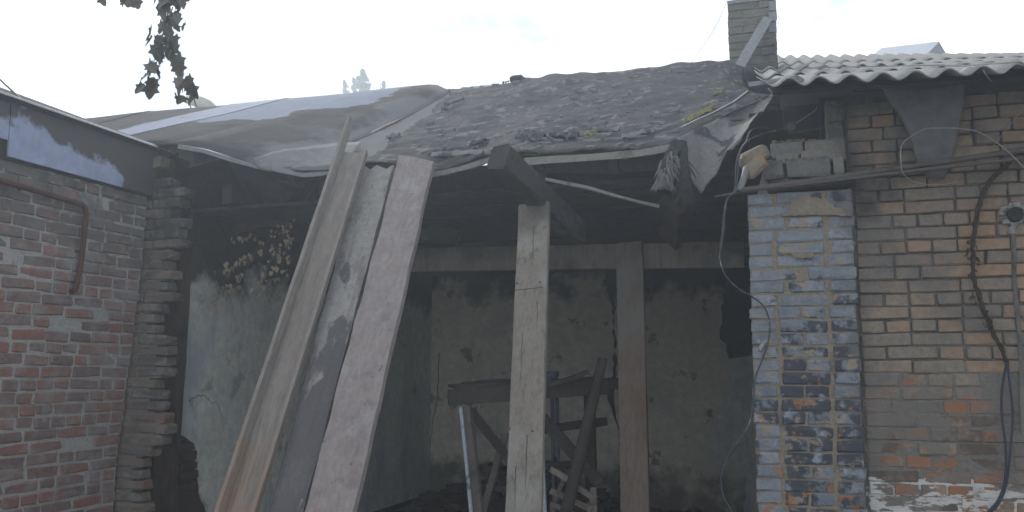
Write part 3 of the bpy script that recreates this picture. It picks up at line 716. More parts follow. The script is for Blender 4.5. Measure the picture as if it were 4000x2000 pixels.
# rear slope
gr = [[Vector((-10+i*.62, RY+.02+j*.7, poly_at(UP, -10+i*.62).z-.02-j*.1)) for j in range(4)] for i in range(16)]
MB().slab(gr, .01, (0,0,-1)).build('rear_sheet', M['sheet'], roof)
# felt layer with torn left and lower edges
fe = []; NU, NV = 120, 44
xl_low, xl_up = poly_at(LOW, oy(1405,650,EY).x).x, oy(1762,357,RY).x
for j in range(NV+1):
    v = j/NV; row = []
    xl = xl_low+(xl_up-xl_low)*v+.10*nz((v*3,0,0), 2, 8)+.04*nz((v*17,0,0), 2, 1)
    for i in range(NU+1):
        x = xl+(xr(v)-xl)*i/NU; vv = v
        if j == 0: vv = -.01+.012*nz((x*9,0,0), 1.5, 2)
        p = roof_pt(x, vv); e_ = 1-v
        d = .022+.02*nz(p, 1.6, 5)+.018*nz((p.x*2.2-p.y*1.2, p.y*3.2, 0), 2.2, 7)+.007*abs(nz(p, 9, 2))*(0.4+e_)
        d += .035*max(0, nz((p.x*3+p.y*2, p.y*5, 1), 1.3, 11)-.25)
        if j == NV: d += .02*nz((p.x*6,0,0), 1, 4)
        row.append(p+Vector((0, -.3*d, max(d, .010))))
    fe.append(row)
felt_ob = MB().slab(fe, .008, (0,0,-1)).build('roofing_felt', M['felt'], roof, smooth=True)
# lumps and torn strips on the felt
for (px, py, l, hh, rz_) in ((1990,680,.0,0,0),):
    pass
def on_roof(px, py):
    lo, hi = 0.0, 1.0
    # march along the ray onto the ruled roof
    d = ray(px, py); best = None
    for k in range(600):
        t = 4.6+k*.012; p = CAM+d*t
        if p.x > XR: continue
        a = poly_at(LOW, p.x); b = poly_at(UP, p.x)
        v = (p.y-a.y)/max(.01, b.y-a.y)
        if v < -.05 or v > 1.05: continue
        q = roof_pt(p.x, v); e = abs(q.z-p.z)
        if best is None or e < best[0]: best = (e, q)
    return best[1] if best else oy(px, py, EY)
for (px0, py0, px1, py1, wd) in ((1735,430,1810,405,.05),(1510,565,1560,550,.05),(1700,620,1860,612,.10),(1690,640,1890,625,.05),(1840,590,1900,575,.10),(2150,560,2260,555,.06),(2020,568,2130,560,.08),(1720,452,1770,438,.03),(2430,566,2560,540,.05),(2330,540,2420,535,.05)):
    a = on_roof(px0, py0); b = on_roof(px1, py1); gr = []
    for i in range(9):
        c = a+(b-a)*(i/8)+Vector((0, rn.uniform(-.015,.015), 0)); row = []
        for j in range(4):
            row.append(c+Vector((0, (j/3-.5)*wd*1.2, (j/3-.5)*wd*.6+.05+.02*math.sin(j*1.6)+rn.uniform(0,.012))))
        gr.append(row)
    MB().slab(gr, .006, (0,0,-1)).build('felt_tear', M['felt'] if wd > .05 else M['felt_back'], felt_ob)
fk = MB(); rn = random.Random(90)
for k in range(700):
    v = rn.random()**1.5; xl = xl_low+(xl_up-xl_low)*v+.15; x = rn.uniform(xl, xr(v)-.05)
    if nz((x, v*3, 0), 2.4, 3) < .08: continue
    p = roof_pt(x, v)+Vector((0, -.01, .03+.012*rn.random())); a_ = rn.uniform(-.5,1.2); l_ = .012+.07*rn.random()**2.5; w_ = rn.uniform(.004,.016)
    e1 = Vector((math.cos(a_), math.sin(a_)*.9, math.sin(a_)*.45)); e2 = Vector((-math.sin(a_)*.9, math.cos(a_)*.9, .45*math.cos(a_)+rn.uniform(-.3,.5)))
    q = [p-e1*l_-e2*w_*.3, p-e1*l_*.3-e2*w_, p+e1*l_*.7-e2*w_*.8, p+e1*l_, p+e1*l_*.2+e2*w_, p-e1*l_*.6+e2*w_*.9]
    fk.add(q+[z_-Vector((0,0,.02)) for z_ in q], [tuple(range(6))]+[(i, i+6, (i+1)%6+6, (i+1)%6) for i in range(6)])
tag(fk.build('felt_flakes', M['felt_flake'], felt_ob), kind='stuff')
# pale bent sheet hanging at the left eave
bp = [(1005,652),(1110,676),(1182,691),(1262,684),(1345,668)]
bt = [(1000,640),(1110,606),(1230,590),(1330,580),(1420,575)]
gr = patch(bt, bp, lambda x, y: on_roof(x, y)+Vector((0,-.05,.03)), lambda x, y: oy(x, y, EY-.06), 22, 8, .012, 4, 2)
MB().slab(gr, .005, (0,.3,-1)).build('bent_sheet', M['bent_sheet'], roof, smooth=True)
# eave battens
def pathbeam(name, pts, w_, h_, m, parent, seed=1):
    rn = random.Random(seed); P = [Vector(p) for p in pts]; b = MB()
    vs = []; fs = []
    for i, p in enumerate(P):
        d = (P[min(i+1,len(P)-1)]-P[max(i-1,0)]).normalized(); s = d.cross(Vector((0,0,1))).normalized(); u2 = s.cross(d)
        for (a_, c) in ((-1,-1),(1,-1),(1,1),(-1,1)): vs.append(p+s*(a_*w_/2+rn.uniform(-.002,.002))+u2*(c*h_/2+rn.uniform(-.003,.003)))
    n = len(P)
    for i in range(n-1):
        for k in range(4): fs.append((i*4+k, i*4+(k+1)%4, i*4+4+(k+1)%4, i*4+4+k))
    fs += [(3,2,1,0), tuple(range(n*4-4, n*4))]
    return b.add(vs, fs).build(name, M[m], parent)
pathbeam('eave_batten', [oy(x, y, EY-.04) for x, y in ((2050,632),(2150,624),(2250,618),(2350,612),(2430,606),(2500,599),(2560,590),(2620,578))], .02, .045, 'old_batten', roof, 2)
pathbeam('eave_batten', [oy(x, y, EY-.04) for x, y in ((1690,682),(1750,672),(1800,660),(1850,646),(1900,628),(1935,618))], .02, .034, 'old_batten', roof, 3)
pathbeam('eave_batten', [oy(x, y, EY-.03) for x, y in ((700,572),(800,590),(900,622),(1000,650),(1060,664))], .03, .03, 'grey_board', roof, 4)
pathbeam('edge_strip', [opl(x, y, p0, nrm)+Vector((0,-.03,.05)) for x, y in ((2665,538),(2720,508),(2800,470),(2870,432),(2925,390))], .02, .02, 'grey_board', roof, 5)
# ridge lumps and a corrugated scrap
a = oy(2020, 322, RY)
MB().cbox((a.x, RY, a.z+.03), (.16,.12,.07), .03, .012, rn).build('ridge_lump', M['felt'], roof)
# torn flap hanging at the right end
ft = [(2648,556),(2740,512),(2830,470),(2910,432),(2975,398),(3032,378)]
fb = [(2700,700),(2735,738),(2790,690),(2832,600),(2880,545),(2975,445)]
def f1(x, y): return opl(x, y, p0, nrm)+Vector((0,-.03,.02))
gr = patch(ft, fb, f1, lambda x, y: opl(x, y, Vector((-.9,.10,2.6)), Vector((.15,-1,.12))), 40, 18, .016, 2.6, 21)
for row in gr[-1:]:
    for p in row: p += Vector((0, 0, .05*nz((p.x*14, 0, 0), 1, 5)+.02*nz((p.x*50, 0, 0), 1, 2)))
MB().slab(gr, .007, (.1,1,.1)).build('torn_flap', M['felt_back'], roof, smooth=True)
# moss tufts
ms = MB(); rn = random.Random(44)
def tuft(b, p, r):
    vs = []; fs = []
    for k in range(5):
        a_ = k*1.2566+rn.uniform(-.3,.3); vs.append(p+Vector((r*math.cos(a_)*rn.uniform(.7,1.2), r*math.sin(a_)*rn.uniform(.7,1.2), rn.uniform(-.2,.3)*r)))
    vs.append(p+Vector((rn.uniform(-.3,.3)*r, rn.uniform(-.3,.3)*r, r*rn.uniform(.6,1.1))))
    b.add(vs, [(k, (k+1)%5, 5) for k in range(5)]+[(4,3,2,1,0)])
for (px0, py0, px1, py1, n, r) in ((2690,500,2795,438,160,.014),(2275,556,2330,545,40,.011),(2285,566,2300,556,12,.010),(2780,395,2830,375,40,.010),(2420,480,2520,440,24,.008),(2860,330,2900,345,18,.01)):
    for k in range(n):
        t = rn.random(); p = on_roof(px0+(px1-px0)*t+rn.uniform(-9,9), py0+(py1-py0)*t+rn.uniform(-8,8)); tuft(ms, p+Vector((0,-.01,.045)), r*rn.uniform(.5,1.4))
tag(ms.build('moss', M['moss'], felt_ob), kind='stuff')
# rafters under the roof
for x in (-4.2,-3.4,-2.6,-1.8,-1.1,-.55):
    a = roof_pt(x, .03 if x < -1 else .12); b = roof_pt(x, .98)
    MB().beam(a+Vector((0,0,-.10)), b+Vector((0,0,-.10)), .06, .12, n=4, jit=.004, rn=rn).build('rafter', M['char'], roof)

# corrugated scrap standing on the ridge
gr = []
for i in range(25):
    t = i/24; p = oy(1796+(1892-1796)*t, 349-(349-340)*t, RY+.25)
    gr.append([p+Vector((0, j*.2, .022*math.sin(t*2*math.pi*2.6)+j*.07)) for j in range(3)])
tag(MB().slab(gr, .007, (0,0,-1)).build('corrugated_scrap', M['zinc'], smooth=True), 'small scrap of corrugated sheet lying on the ridge of the main roof', 'sheet')

# ------------------------------------------------------------------ wing roof edge (left)
M['bright_trim'] = mat('bright_trim', [(.7,.7,.7),(.75,.75,.75)], .2, 5, [], bump=.1, rough=.4, spec=.6)
wr = thing('wing_roof', 'roof edge of the left wing with pale blue soot-stained fascia', 'roof', (-5, -1.5, 2.9))
FXX = -4.565
z_t = ox(300, 482, FXX).z; z_b = ox(300, 683, FXX).z
ysplit = ox(30, 600, FXX).y; yend = ox(640, 640, FXX).y
MB().box((FXX-.012, ysplit+.003, z_b), (FXX, yend, z_t)).build('fascia_panel', M['fascia'], wr)
MB().box((FXX-.010, -3.4, z_b+.10), (FXX-.002, ysplit-.003, z_t)).build('fascia_panel', M['fascia'], wr)
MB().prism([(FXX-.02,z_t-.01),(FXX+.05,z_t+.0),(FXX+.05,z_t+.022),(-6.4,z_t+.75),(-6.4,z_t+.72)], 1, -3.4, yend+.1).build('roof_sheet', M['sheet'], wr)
MB().beam((FXX+.056, -3.4, z_t+.012), (FXX+.056, yend+.06, z_t+.012), .012, .014, n=8, jit=.001, rn=rn).build('edge_trim', M['bright_trim'], wr)
MB().box((FXX-.30, -3.4, z_b-.012), (FXX-.02, yend-.02, z_t-.02)).build('soffit_board', M['char_board'], wr)
MB().tube([(FXX+.1,-3.4,z_t+.09),(FXX+.06,-1.2,z_t+.085),(FXX-.0,-.98,z_t+.03)], .006, 6).build('edge_wire', M['wire'], wr)

# rusty bent pipe on the wing wall
pts = [ox(x, y, WX+.05) for x, y in ((-60,690),(0,704),(100,733),(200,764),(290,790),(322,800),(334,815),(336,840),(330,900),(322,980),(312,1060),(300,1110),(293,1132))]
pp_ = thing('rusty_pipe', 'rusty brown bent pipe running along and down the red brick wall', 'pipe', pts[-1])
MB().tube(pts+[pts[-1]+Vector((-.03,0,-.012))], .018, 10, jit=.03, rn=rn).build('pipe', M['rust'], pp_, smooth=True)
MB().tube([pts[2]+Vector((-.09,0,0)), pts[2]], .012, 6).build('wall_hook', M['rust'], pp_)
MB().tube([pts[9]+Vector((-.09,0,0)), pts[9]], .012, 6).build('wall_hook', M['rust'], pp_)

# ------------------------------------------------------------------ leaning planks
def plank_frame(tl, tr, bl, br, yt, yb):
    TL, TR = oy(*tl, yt), oy(*tr, yt); BL, BR = oy(*bl, yb), oy(*br, yb)
    return TL, TR, BL, BR
def to_ground(T, B): d = B-T; return T+d*((T.z)/(T.z-B.z))
def plank(name, m, tl, tr, bl, br, yt, yb, th, n=24, seed=1, ragtop=0, parent=None):
    rn = random.Random(seed); TL, TR, BL, BR = plank_frame(tl, tr, bl, br, yt, yb)
    GL, GR = to_ground(TL, BL), to_ground(TR, BR)
    nn = (TR-TL).cross(GL-TL).normalized()
    if nn.y < 0: nn = -nn
    gr = []
    for i in range(n+1):
        t = i/n; a = TL+(GL-TL)*t; b = TR+(GR-TR)*t; row = []
        for j in range(7):
            s = j/6; p = a+(b-a)*s
            if i == 0 and ragtop: p = p-(TL-GL).normalized()*rn.uniform(0, ragtop)
            if j in (0, 6): p = p+(TR-TL).normalized()*rn.uniform(-.006,.006)+nn*.004
            row.append(p)
        gr.append(row)
    return MB().slab(gr, th, nn)
tag(plank('plank', None, (1560,604), (1692,624), (1187,2000), (1376,2000), .02, -1.42, .05, seed=4, ragtop=.012).build('leaning_plank', M['pink_plank']),
    'pinkish grey pitted plank leaning on the eave, rightmost of the three', 'plank')
tag(plank('plank', None, (1408,648), (1536,640), (1050,2000), (1184,2000), .10, -1.28, .045, seed=9, ragtop=.05).build('leaning_plank', M['peeled']),
    'leaning plank with peeling pale paint over dark, between the two other planks', 'plank')
# channel: base with two flanges standing towards the viewer
ch = thing('leaning_channel', 'long grey channel shaped trough leaning on the eave, leftmost of the three planks', 'channel', oy(930, 2000, -1.3))
TL, TR, BL, BR = plank_frame((1345,594), (1428,596), (884,2000), (994,2000), .07, -1.30)
GL, GR = to_ground(TL, BL), to_ground(TR, BR)
nn = (TR-TL).cross(GL-TL).normalized()
if nn.y > 0: nn = -nn
ax_ = (TL-GL).normalized()
def strip(A0, A1, B0, B1, th, d, n=24, am=.0015):
    gr = []
    for i in range(n+1):
        t = i/n; a = A0+(A1-A0)*t; b = B0+(B1-B0)*t
        gr.append([a+(b-a)*(j/4)+d*rn.uniform(-am, am) for j in range(5)])
    return MB().slab(gr, th, d)
strip(TL, GL, TR, GR, .022, -nn).build('base', M['channel'], ch)
wv = (TR-TL).normalized()
strip(TL+ax_*.30-wv*.022, GL-wv*.022, TL+ax_*.30+nn*.06-wv*.030, GL+nn*.06-wv*.030, .022, wv).build('flange', M['channel'], ch)
strip(TR-ax_*.02, GR, TR+nn*.055-ax_*.02+wv*.012, GR+nn*.055+wv*.012, .022, wv).build('flange', M['channel'], ch)

# ------------------------------------------------------------------ front prop, burnt rafter, thin batten
t_ = oy(2088, 800, .06); b_ = oy(2046, 2000, -.60)
pr_ = thing('timber_prop', 'pale grey plank prop with a pale split near its top, under the burnt rafter end', 'post', (b_.x, -1.0, 0))
G = to_ground(t_, b_)
prop_pl = MB().beam(G, t_, .196, .045, up=(0,1,0), n=14, jit=.0018, rn=random.Random(2)).build('plank', M['old_wood'], pr_)
d = (t_-G).normalized(); nf = Vector((0,-1,0)); nf = (nf-d*nf.dot(d)).normalized()
c0 = oy(2070, 815, .06)+nf*.018
sp = [(-.008,0),(.012,.0),(.014,-.05),(.006,-.12),(.002,-.20),(-.004,-.22),(-.004,-.13),(-.014,-.12),(-.012,-.05)]
sv = (d.cross(nf)).normalized(); sv = sv if sv.x > 0 else -sv
vs = [c0+sv*a_+d*b2+nf*.0 for a_, b2 in sp]+[c0+sv*a_+d*b2+nf*.010 for a_, b2 in sp]
n = len(sp); fs = [tuple(range(n)), tuple(reversed(range(n,2*n)))]+[(i,i+n,(i+1)%n+n,(i+1)%n) for i in range(n)]
MB().add(vs, fs).build('split', M['split_wood'], prop_pl)
for (px, py) in ((2020,1107),(2110,1102),(1992,1674),(2080,1684)):
    p = opl(px, py, t_+nf*.0235, nf); MB().tube([p-nf*.012, p+nf*.003], .006, 6).build('nail', M['rust'], prop_pl)
jp = opl(2062, 1128, t_+nf*.0228, nf); MB().beam(jp-sv*.095, jp+sv*.095, .002, .004, up=nf).build('seam', M['dark_timber'], prop_pl)

def check(parent, x0, y0_, x1, y1_, pl, nn_, wd=.0025):
    a = opl(x0, y0_, pl, nn_); b = opl(x1, y1_, pl, nn_); rq = random.Random(int(x0+y0_))
    MB().tube([a+(b-a)*(k/8)+Vector((rq.uniform(-.003,.003),0,0)) for k in range(9)], wd, 5, .0006).build('check', M['dark_timber'], parent)
for q in ((2040,1300,2030,1560),(2085,880,2080,1050),(2060,1700,2052,1930),(2015,1820,2012,1990),(2100,1180,2096,1330)): check(prop_pl, *q, t_+nf*.0228, nf)
A = oy(1946, 612, -.36); B = oy(2120, 780, .12); C = A+(B-A)*1.9
tag(MB().beam(A, C, .135, .16, n=12, jit=.006, rn=random.Random(6), taper=.95).build('burnt_rafter', M['char_board']),
    'black burnt rafter with a sawn end sticking out over the pale prop', 'rafter')
pathbeam_pts = [oy(x, y, yy) for x, y, yy in ((2130,700,.02),(2200,714,.05),(2300,735,.1),(2400,763,.15),(2490,787,.2),(2575,806,.25))]
tb = pathbeam('thin_batten', pathbeam_pts, .016, .02, 'old_batten', None, 9)
tag(tb, 'thin pale splintered batten slanting across the dark opening beside the prop', 'batten')

# frayed burnt stubs under the roof corner
rn = random.Random(12)
def frayed(label, pts, r0, r1, m, mf, nf_, fl):
    P = [oy(x, y, yy) for x, y, yy in pts]
    t = thing('frayed_timber_stub', label, 'timber', P[-1], 'burnt timber stubs at the roof corner')
    q = []
    for a, b in zip(P, P[1:]):
        for j in range(3): q.append(a+(b-a)*(j/3))
    q.append(P[-1])
    tim = MB().tube(q, r0, 10, r1, .14, rn).build('timber', M[m], t)
    f = MB()
    for k in range(nf_):
        s = rn.random()**.6*(len(q)-1); i = min(int(s), len(q)-2); p = q[i]+(q[i+1]-q[i])*(s-i)
        a_ = rn.uniform(0, 6.28); o = Vector((math.cos(a_), -abs(math.sin(a_)), 0))*r0*rn.uniform(.7,1.05)
        dd = (Vector((0,0,-1))+o.normalized()*rn.uniform(0,.7)+Vector((rn.uniform(-.3,.3),0,0)))
        f.tube([p+o, p+o+dd*fl*rn.uniform(.3,1), p+o+dd*fl*rn.uniform(1,1.5)+Vector((0,0,-.01))], rn.uniform(.003,.009), 4, .001)
    tag(f.build('splinters', M[mf], tim), kind='stuff')
    return t
frayed('pale flaky burnt timber stub hanging at the roof corner, left of the torn flap', [(2640,590,.08),(2622,620,.06),(2606,660,.05),(2598,700,.06),(2590,720,.07)], .048, .03, 'char_board', 'felt_back', 150, .035)
frayed('grey round timber stub with a frayed lower end beside the torn flap', [(2652,560,.12),(2662,640,.1),(2668,700,.1),(2672,745,.1),(2676,775,.1)], .045, .05, 'felt', 'char_board', 70, .075)
a = oy(2628, 800, .6); b = oy(2612, 940, 1.3)
tag(MB().beam(a, b, .17, .04, up=(0,1,0), n=6, jit=.004, rn=rn).build('charred_board', M['brown_char']), 'brown scorched board hanging down to the cross beam below the frayed stub', 'board')

# ------------------------------------------------------------------ corrugated roof at the right
cr_ = thing('corrugated_roof', 'light grey corrugated sheet roof with wavy eave over the tan brick wall', 'roof', (1, -.4, 3.05))
rows = [(-.47,3.075),(1.17,3.645),(2.73,4.215),(3.88,4.665),(5.25,5.23)]
PW, AMP = .15, .0205
rn = random.Random(4)
for r_i in range(4):
    (y0, z0), (y1, z1) = rows[r_i], rows[r_i+1]
    y1o, z1o = y1+.18*(y1-y0), z1+.18*(z1-z0)
    for c in range(4):
        x0 = -.155+c*8*PW*.998; nwave = 8
        rz_ = rn.uniform(-.006,.006); lift = rn.uniform(0,.012)
        gr = []
        ns = nwave*10
        for i in range(ns+2):
            xx = i*PW/10; row = []
            for j in range(7):
                t = j/6; y_ = y0+(y1o-y0)*t; z_ = z0+(z1o-z0)*t
                sh = -.052*(y_+.47)
                wv_ = AMP*math.cos(2*math.pi*(xx/PW)+.6)
                zz = z_+wv_+.020*(1-t)+lift-(.035+.012*(y_+.47))*(x0+xx+.13)+.003*(c % 2)+.010*nz((xx+x0, y_, r_i), .8, 6)
                if r_i == 0 and j == 0: pass
                row.append(Vector((x0+xx+sh+rz_*t, y_+(rn.uniform(-.004,.004) if j == 0 else 0), zz)))
            gr.append(row)
        MB().slab(gr, .008, (0,0,-1)).build('corrugated_sheet', M['slate'], cr_, smooth=True)
gr = []
for i in range(12):
    xx = -.13+i*.32; row = []
    for j in range(10):
        y_ = -.28+j*.6; z_ = interp([(a, b) for a, b in rows], y_)
        row.append(Vector((xx-.052*(y_+.47)+.03, y_, z_-.036-(.035+.012*(y_+.47))*(xx+.13))))
    gr.append(row)
MB().slab(gr, .02, (0,0,-1)).build('roof_boarding', M['char'], cr_)
for y_ in (.55, 1.6, 2.9):
    z_ = interp([(a, b) for a, b in rows], y_)-.06
    MB().beam((.35, y_, z_-.03), (3.4, y_, z_-.25), .05, .05, n=3, jit=.002, rn=rn).build('purlin', M['char'], cr_)
a = oy(2940, 336, .1); b = oy(3040, 322, .0)
MB().beam(a, b+(b-a)*.8, .08, .03, n=3, jit=.003, rn=rn).build('eave_board', M['grey_board'], cr_)

# far roof peak beyond the corrugated roof
nh = thing('neighbour_house', 'distant house with a grey metal gable roof behind the corrugated roof', 'house', (4, 9, 0))
pk = oy(3668, 161, 9.0); zr = pk.z; xl = oy(3440, 187, 12.5)
zl = zr-.45; r1_ = oy(3440, 188, 11.5)
dr = (r1_-pk); 
gr = [[pk+dr*(k/4), pk+dr*(k/4)+Vector((-.30,-.75,-.45))] for k in range(5)]
MB().slab(gr, .03, (0,0,-1)).build('roof_slope', M['zinc'], nh)
gr = [[pk+dr*(k/4), pk+dr*(k/4)+Vector((.42,.75,-.45))] for k in range(5)]
MB().slab(gr, .03, (0,0,-1)).build('roof_slope', M['zinc'], nh)
b1, b2 = pk+Vector((-.28,-.70,-.45)), pk+Vector((.40,.70,-.45))
MB().add([b1, b2, pk+Vector((0,0,-.04)), b1+dr*.03, b2+dr*.03, pk+dr*.03+Vector((0,0,-.04))], [(0,1,2),(5,4,3),(0,3,4,1),(1,4,5,2),(2,5,3,0)]).build('gable', M['grey_board'], nh)
c1, c2 = b1+dr, b2+dr
MB().add([Vector((p.x,p.y,z_)) for z_ in (0, zl-.01) for p in (b1,b2,c2,c1)], [(3,2,1,0),(4,5,6,7),(0,1,5,4),(1,2,6,5),(2,3,7,6),(3,0,4,7)]).build('wall', M['house_wall'], nh)

# ------------------------------------------------------------------ chimney
CYY = 3.05
a = oy(2848, 230, CYY); b = oy(3034, 230, CYY); topz = oy(2900, 4, CYY).z
chm = thing('chimney', 'square sooty yellow brick chimney rising beside the corrugated roof', 'chimney', ((a.x+b.x)/2, CYY+.2, 3.9))
cw_ = b.x-a.x; ys_ = brick_set('brick', M['yellow_brick'], (.25,.12), .066, .11, .007, .005, 4, 71)
rn = random.Random(9); z = 3.95; c = 0
while z < topz-.04:
    ls = (.25,.12) if c % 2 else (.12,.25); k = (cw_-.01)/(.37+.01)
    x = a.x
    for l in ls:
        put('brick', rn.choice(ys_[l]), chm, (x+l*k/2, CYY+.055, z+.036), (0, rn.uniform(-.01,.01), rn.uniform(-.015,.015)), (k,1,1)); x += (l+.01)*k
    for l, yy in ((.25,.12),(.12,.38)) if c % 2 else ((.12,.12),(.25,.25)):
        put('brick', rn.choice(ys_[l]), chm, (b.x-.055, CYY+yy+l/2, z+.036), (0,0,R(90)+rn.uniform(-.015,.015)))
        put('brick', rn.choice(ys_[l]), chm, (a.x+.055, CYY+yy+l/2, z+.036), (0,0,R(90)+rn.uniform(-.015,.015)))
    z += .0755; c += 1
MB().box((a.x+.008, CYY+.012, 3.5), (b.x-.008, CYY+.5, z-.008)).build('mortar', M['yellow_brick'], chm)
MB().box((a.x+.0, CYY-.01, z-.004), (b.x+.01, CYY+.52, z+.03)).build('cap', M['grey_board'], chm)
# corner strip plates on the right front edge
for k in range(4):
    p = oy(3013, 128-k*42, CYY); MB().box((p.x-.02, CYY-.022, p.z), (p.x+.045, CYY-.010, p.z+.088)).build('corner_plate', M['grey_board'], chm)
MB().prism([(a.x-.02,4.0),(b.x+.01,4.0),(b.x+.01,4.25),(a.x-.02,4.36)], 1, CYY-.03, CYY+.54).build('flashing', M['felt'], chm)
wire_pts = [oy(x, y, CYY+.3) for x, y in ((3040,60),(3044,75),(3042,90),(3036,95))]
MB().tube(wire_pts, .003, 5).build('wire_end', M['wire'], chm)
A_ = oy(2890, 258, CYY-.42); B_ = oy(3000, 70, CYY-.05)
tag(MB().beam(A_, B_, .085, .015, up=(0,1,0), n=4, jit=.002, rn=rn).build('leaning_board', M['grey_board']), 'narrow grey board leaning against the front of the chimney', 'board')

# thin overhead wire behind the ridge
P = [oy(x, y, 4.2) for x, y in ((2680,272),(2715,225),(2750,175),(2780,130),(2800,95),(2830,30),(2850,-30))]
tag(MB().tube(P, .003, 5).build('overhead_wire', M['wire']), 'hair thin wire rising from the ridge left of the chimney', 'wire')

# dish on the ridge, left
dp = oy(778, 408, RY+.35)
dt = thing('satellite_dish', 'pale tilted dish poking up behind the ridge at the left', 'satellite dish', (dp.x, RY+.35, dp.z-.3))
rings = []; ax2 = Vector((.42, -.12, .88)).normalized(); s1 = ax2.cross(Vector((0,1,0))).normalized(); s2 = ax2.cross(s1)
gr = []
Rr = .25
for i in range(33):
    a_ = 2*math.pi*i/32; row = []
    for j in range(7):
        rr = Rr*j/6; row.append(dp+s1*(rr*math.cos(a_))+s2*(rr*math.sin(a_))+ax2*(.12*(1-(rr/Rr)**2))+Vector((.02,0,-.02)))
    gr.append(row)
MB().slab(gr, .008, -ax2).build('bowl', M['dish'], dt, smooth=True)
MB().tube([dp+Vector((0,0,.03)), dp+Vector((-.03,.04,-.15)), dp+Vector((-.03,.05,-.5))], .016, 8).build('mast', M['zinc'], dt)
MB().tube([dp+s1*.19, dp-ax2*.16], .008, 6).build('feed_arm', M['zinc'], dt)
dd_ = dp-ax2*.16; MB().cbox(dd_, (.05,.05,.06), .01).build('receiver', M['grey_board'], dt)

# ------------------------------------------------------------------ loose bricks, pipes, cables on the pillar
rn = random.Random(17)
lb = MB().cbox((0,0,0), (.13,.10,.075), .012, .006, rn).mesh('brick', M['loose_brick'])
def solo(name, me, loc, rot, label, cat, group=None, scale=(1,1,1)):
    return tag(put(name, me, None, loc, rot, scale), label, cat, group)
solo('loose_brick', lb, oy(2944, 612, -.02), (.2, -.48, .3), 'upper loose brick perched on the corner above the blue pillar', 'brick', 'loose bricks on the pillar corner', (1.2,1,1.05))
solo('loose_brick', MB().cbox((0,0,0), (.14,.10,.085), .018, .007, rn).mesh('brick', M['loose_brick']), oy(2950, 655, -.04), (.1, -.62, -.2), 'lower loose brick tilted against the pillar corner below another', 'brick', 'loose bricks on the pillar corner')

A = oy(2880, 748, -.10); B = oy(4000, 585, -.06); E = A+(B-A)*1.6
p1 = thing('iron_pipe', 'long dark iron pipe with a short upright elbow, slanting above the blue pillar', 'pipe', A)
MB().tube([A+(E-A)*(k/12)+Vector((0,0,rn.uniform(-.003,.003))) for k in range(13)], .016, 10).build('pipe', M['iron'], p1, smooth=True)
el_ = [oy(2888, 745, -.10), oy(2892, 735, -.10), oy(2905, 700, -.09), oy(2918, 655, -.07)]
MB().tube(el_, .017, 10, .021, .06, rn).build('elbow', M['grey_board'], p1, smooth=True)
A = oy(2790, 768, -.10); B = oy(2980, 737, -.10); D = oy(3700, 652, -.075); E = D+(D-B)*1.0
tag(MB().tube([A, A+(B-A)*.5, B, B+(D-B)*.5, D, E], .005, 8, .013).build('iron_rod', M['iron'], smooth=True), 'thinner pointed dark rod running just below the long iron pipe', 'rod')

def smooth_path(P, n=6):
    out = []
    for i in range(len(P)-1):
        p0_, p1_, p2_, p3_ = P[max(i-1,0)], P[i], P[i+1], P[min(i+2,len(P)-1)]
        for k in range(n):
            t = k/n; out.append(.5*((2*p1_)+(-p0_+p2_)*t+(2*p0_-5*p1_+4*p2_-p3_)*t*t+(-p0_+3*p1_-3*p2_+p3_)*t*t*t))
    out.append(P[-1]); return out
def cable(name, pts, r, m, label, cat='cable', group=None):
    P = smooth_path([oy(x, y, yy) for x, y, yy in pts])
    return tag(MB().tube(P, r, 6).build(name, M[m], smooth=True), label, cat, group)
cable('electric_cable', [(3080,500,.2),(3010,515,.1),(2960,530,.0),(2910,560,-.08),(2880,620,-.1),(2872,700,-.12),(2868,745,-.13),(2840,780,-.13),(2826,840,-.13),(2822,900,-.13),(2812,1000,-.13),(2830,1070,-.12),(2880,1125,-.10),(2940,1160,-.05),(2985,1200,-.03),(3006,1260,-.03),(3000,1340,-.03),(2975,1410,-.03),(2950,1480,-.04),(2942,1560,-.06),(2925,1660,-.08),(2880,1730,-.10),(2840,1790,-.1),(2818,1860,-.1),(2822,1930,-.1),(2850,1985,-.1),(2890,2060,-.1),(2930,2200,-.1),(2960,2400,-.12)], .0046, 'cable', 'grey cable hanging from the junction box and looping down over the blue pillar')
cable('electric_cable', [(3000,500,.1),(2960,500,.05),(2930,515,.0),(2912,560,-.06),(2890,600,-.10),(2880,700,-.13),(2872,750,-.14),(2846,770,-.14),(2832,820,-.14),(2828,900,-.14),(2814,980,-.14),(2808,1010,-.14)], .0036, 'cable', 'shorter second cable running beside the looping grey cable above the pillar')
jb = thing('junction_box', 'round dusty junction box hanging in the dark gap above the pillar', 'junction box', oy(3090, 500, .2))
c0 = oy(3090, 497, .18)
MB().tube([c0+Vector((0,.03,0)), c0+Vector((0,-.012,0)), c0+Vector((0,-.02,0))], .034, 12, .030).build('box', M['char_board'], jb)
MB().tube([c0+Vector((0,-.02,0)), c0+Vector((0,-.028,0))], .024, 12).build('lid', M['grey_wood'], jb)
cable('thin_wire', [(3110,480,.2),(3150,455,.2),(3185,430,.19),(3190,424,.19),(3190,416,.19)], .0025, 'wire', 'short thin wire running from the junction box up to the mortar joint', 'wire')
cable('thin_wire', [(3085,520,.18),(3140,512,.17),(3180,505,.17),(3215,500,.16)], .004, 'cable', 'short frayed wire end pointing right below the junction box', 'wire')
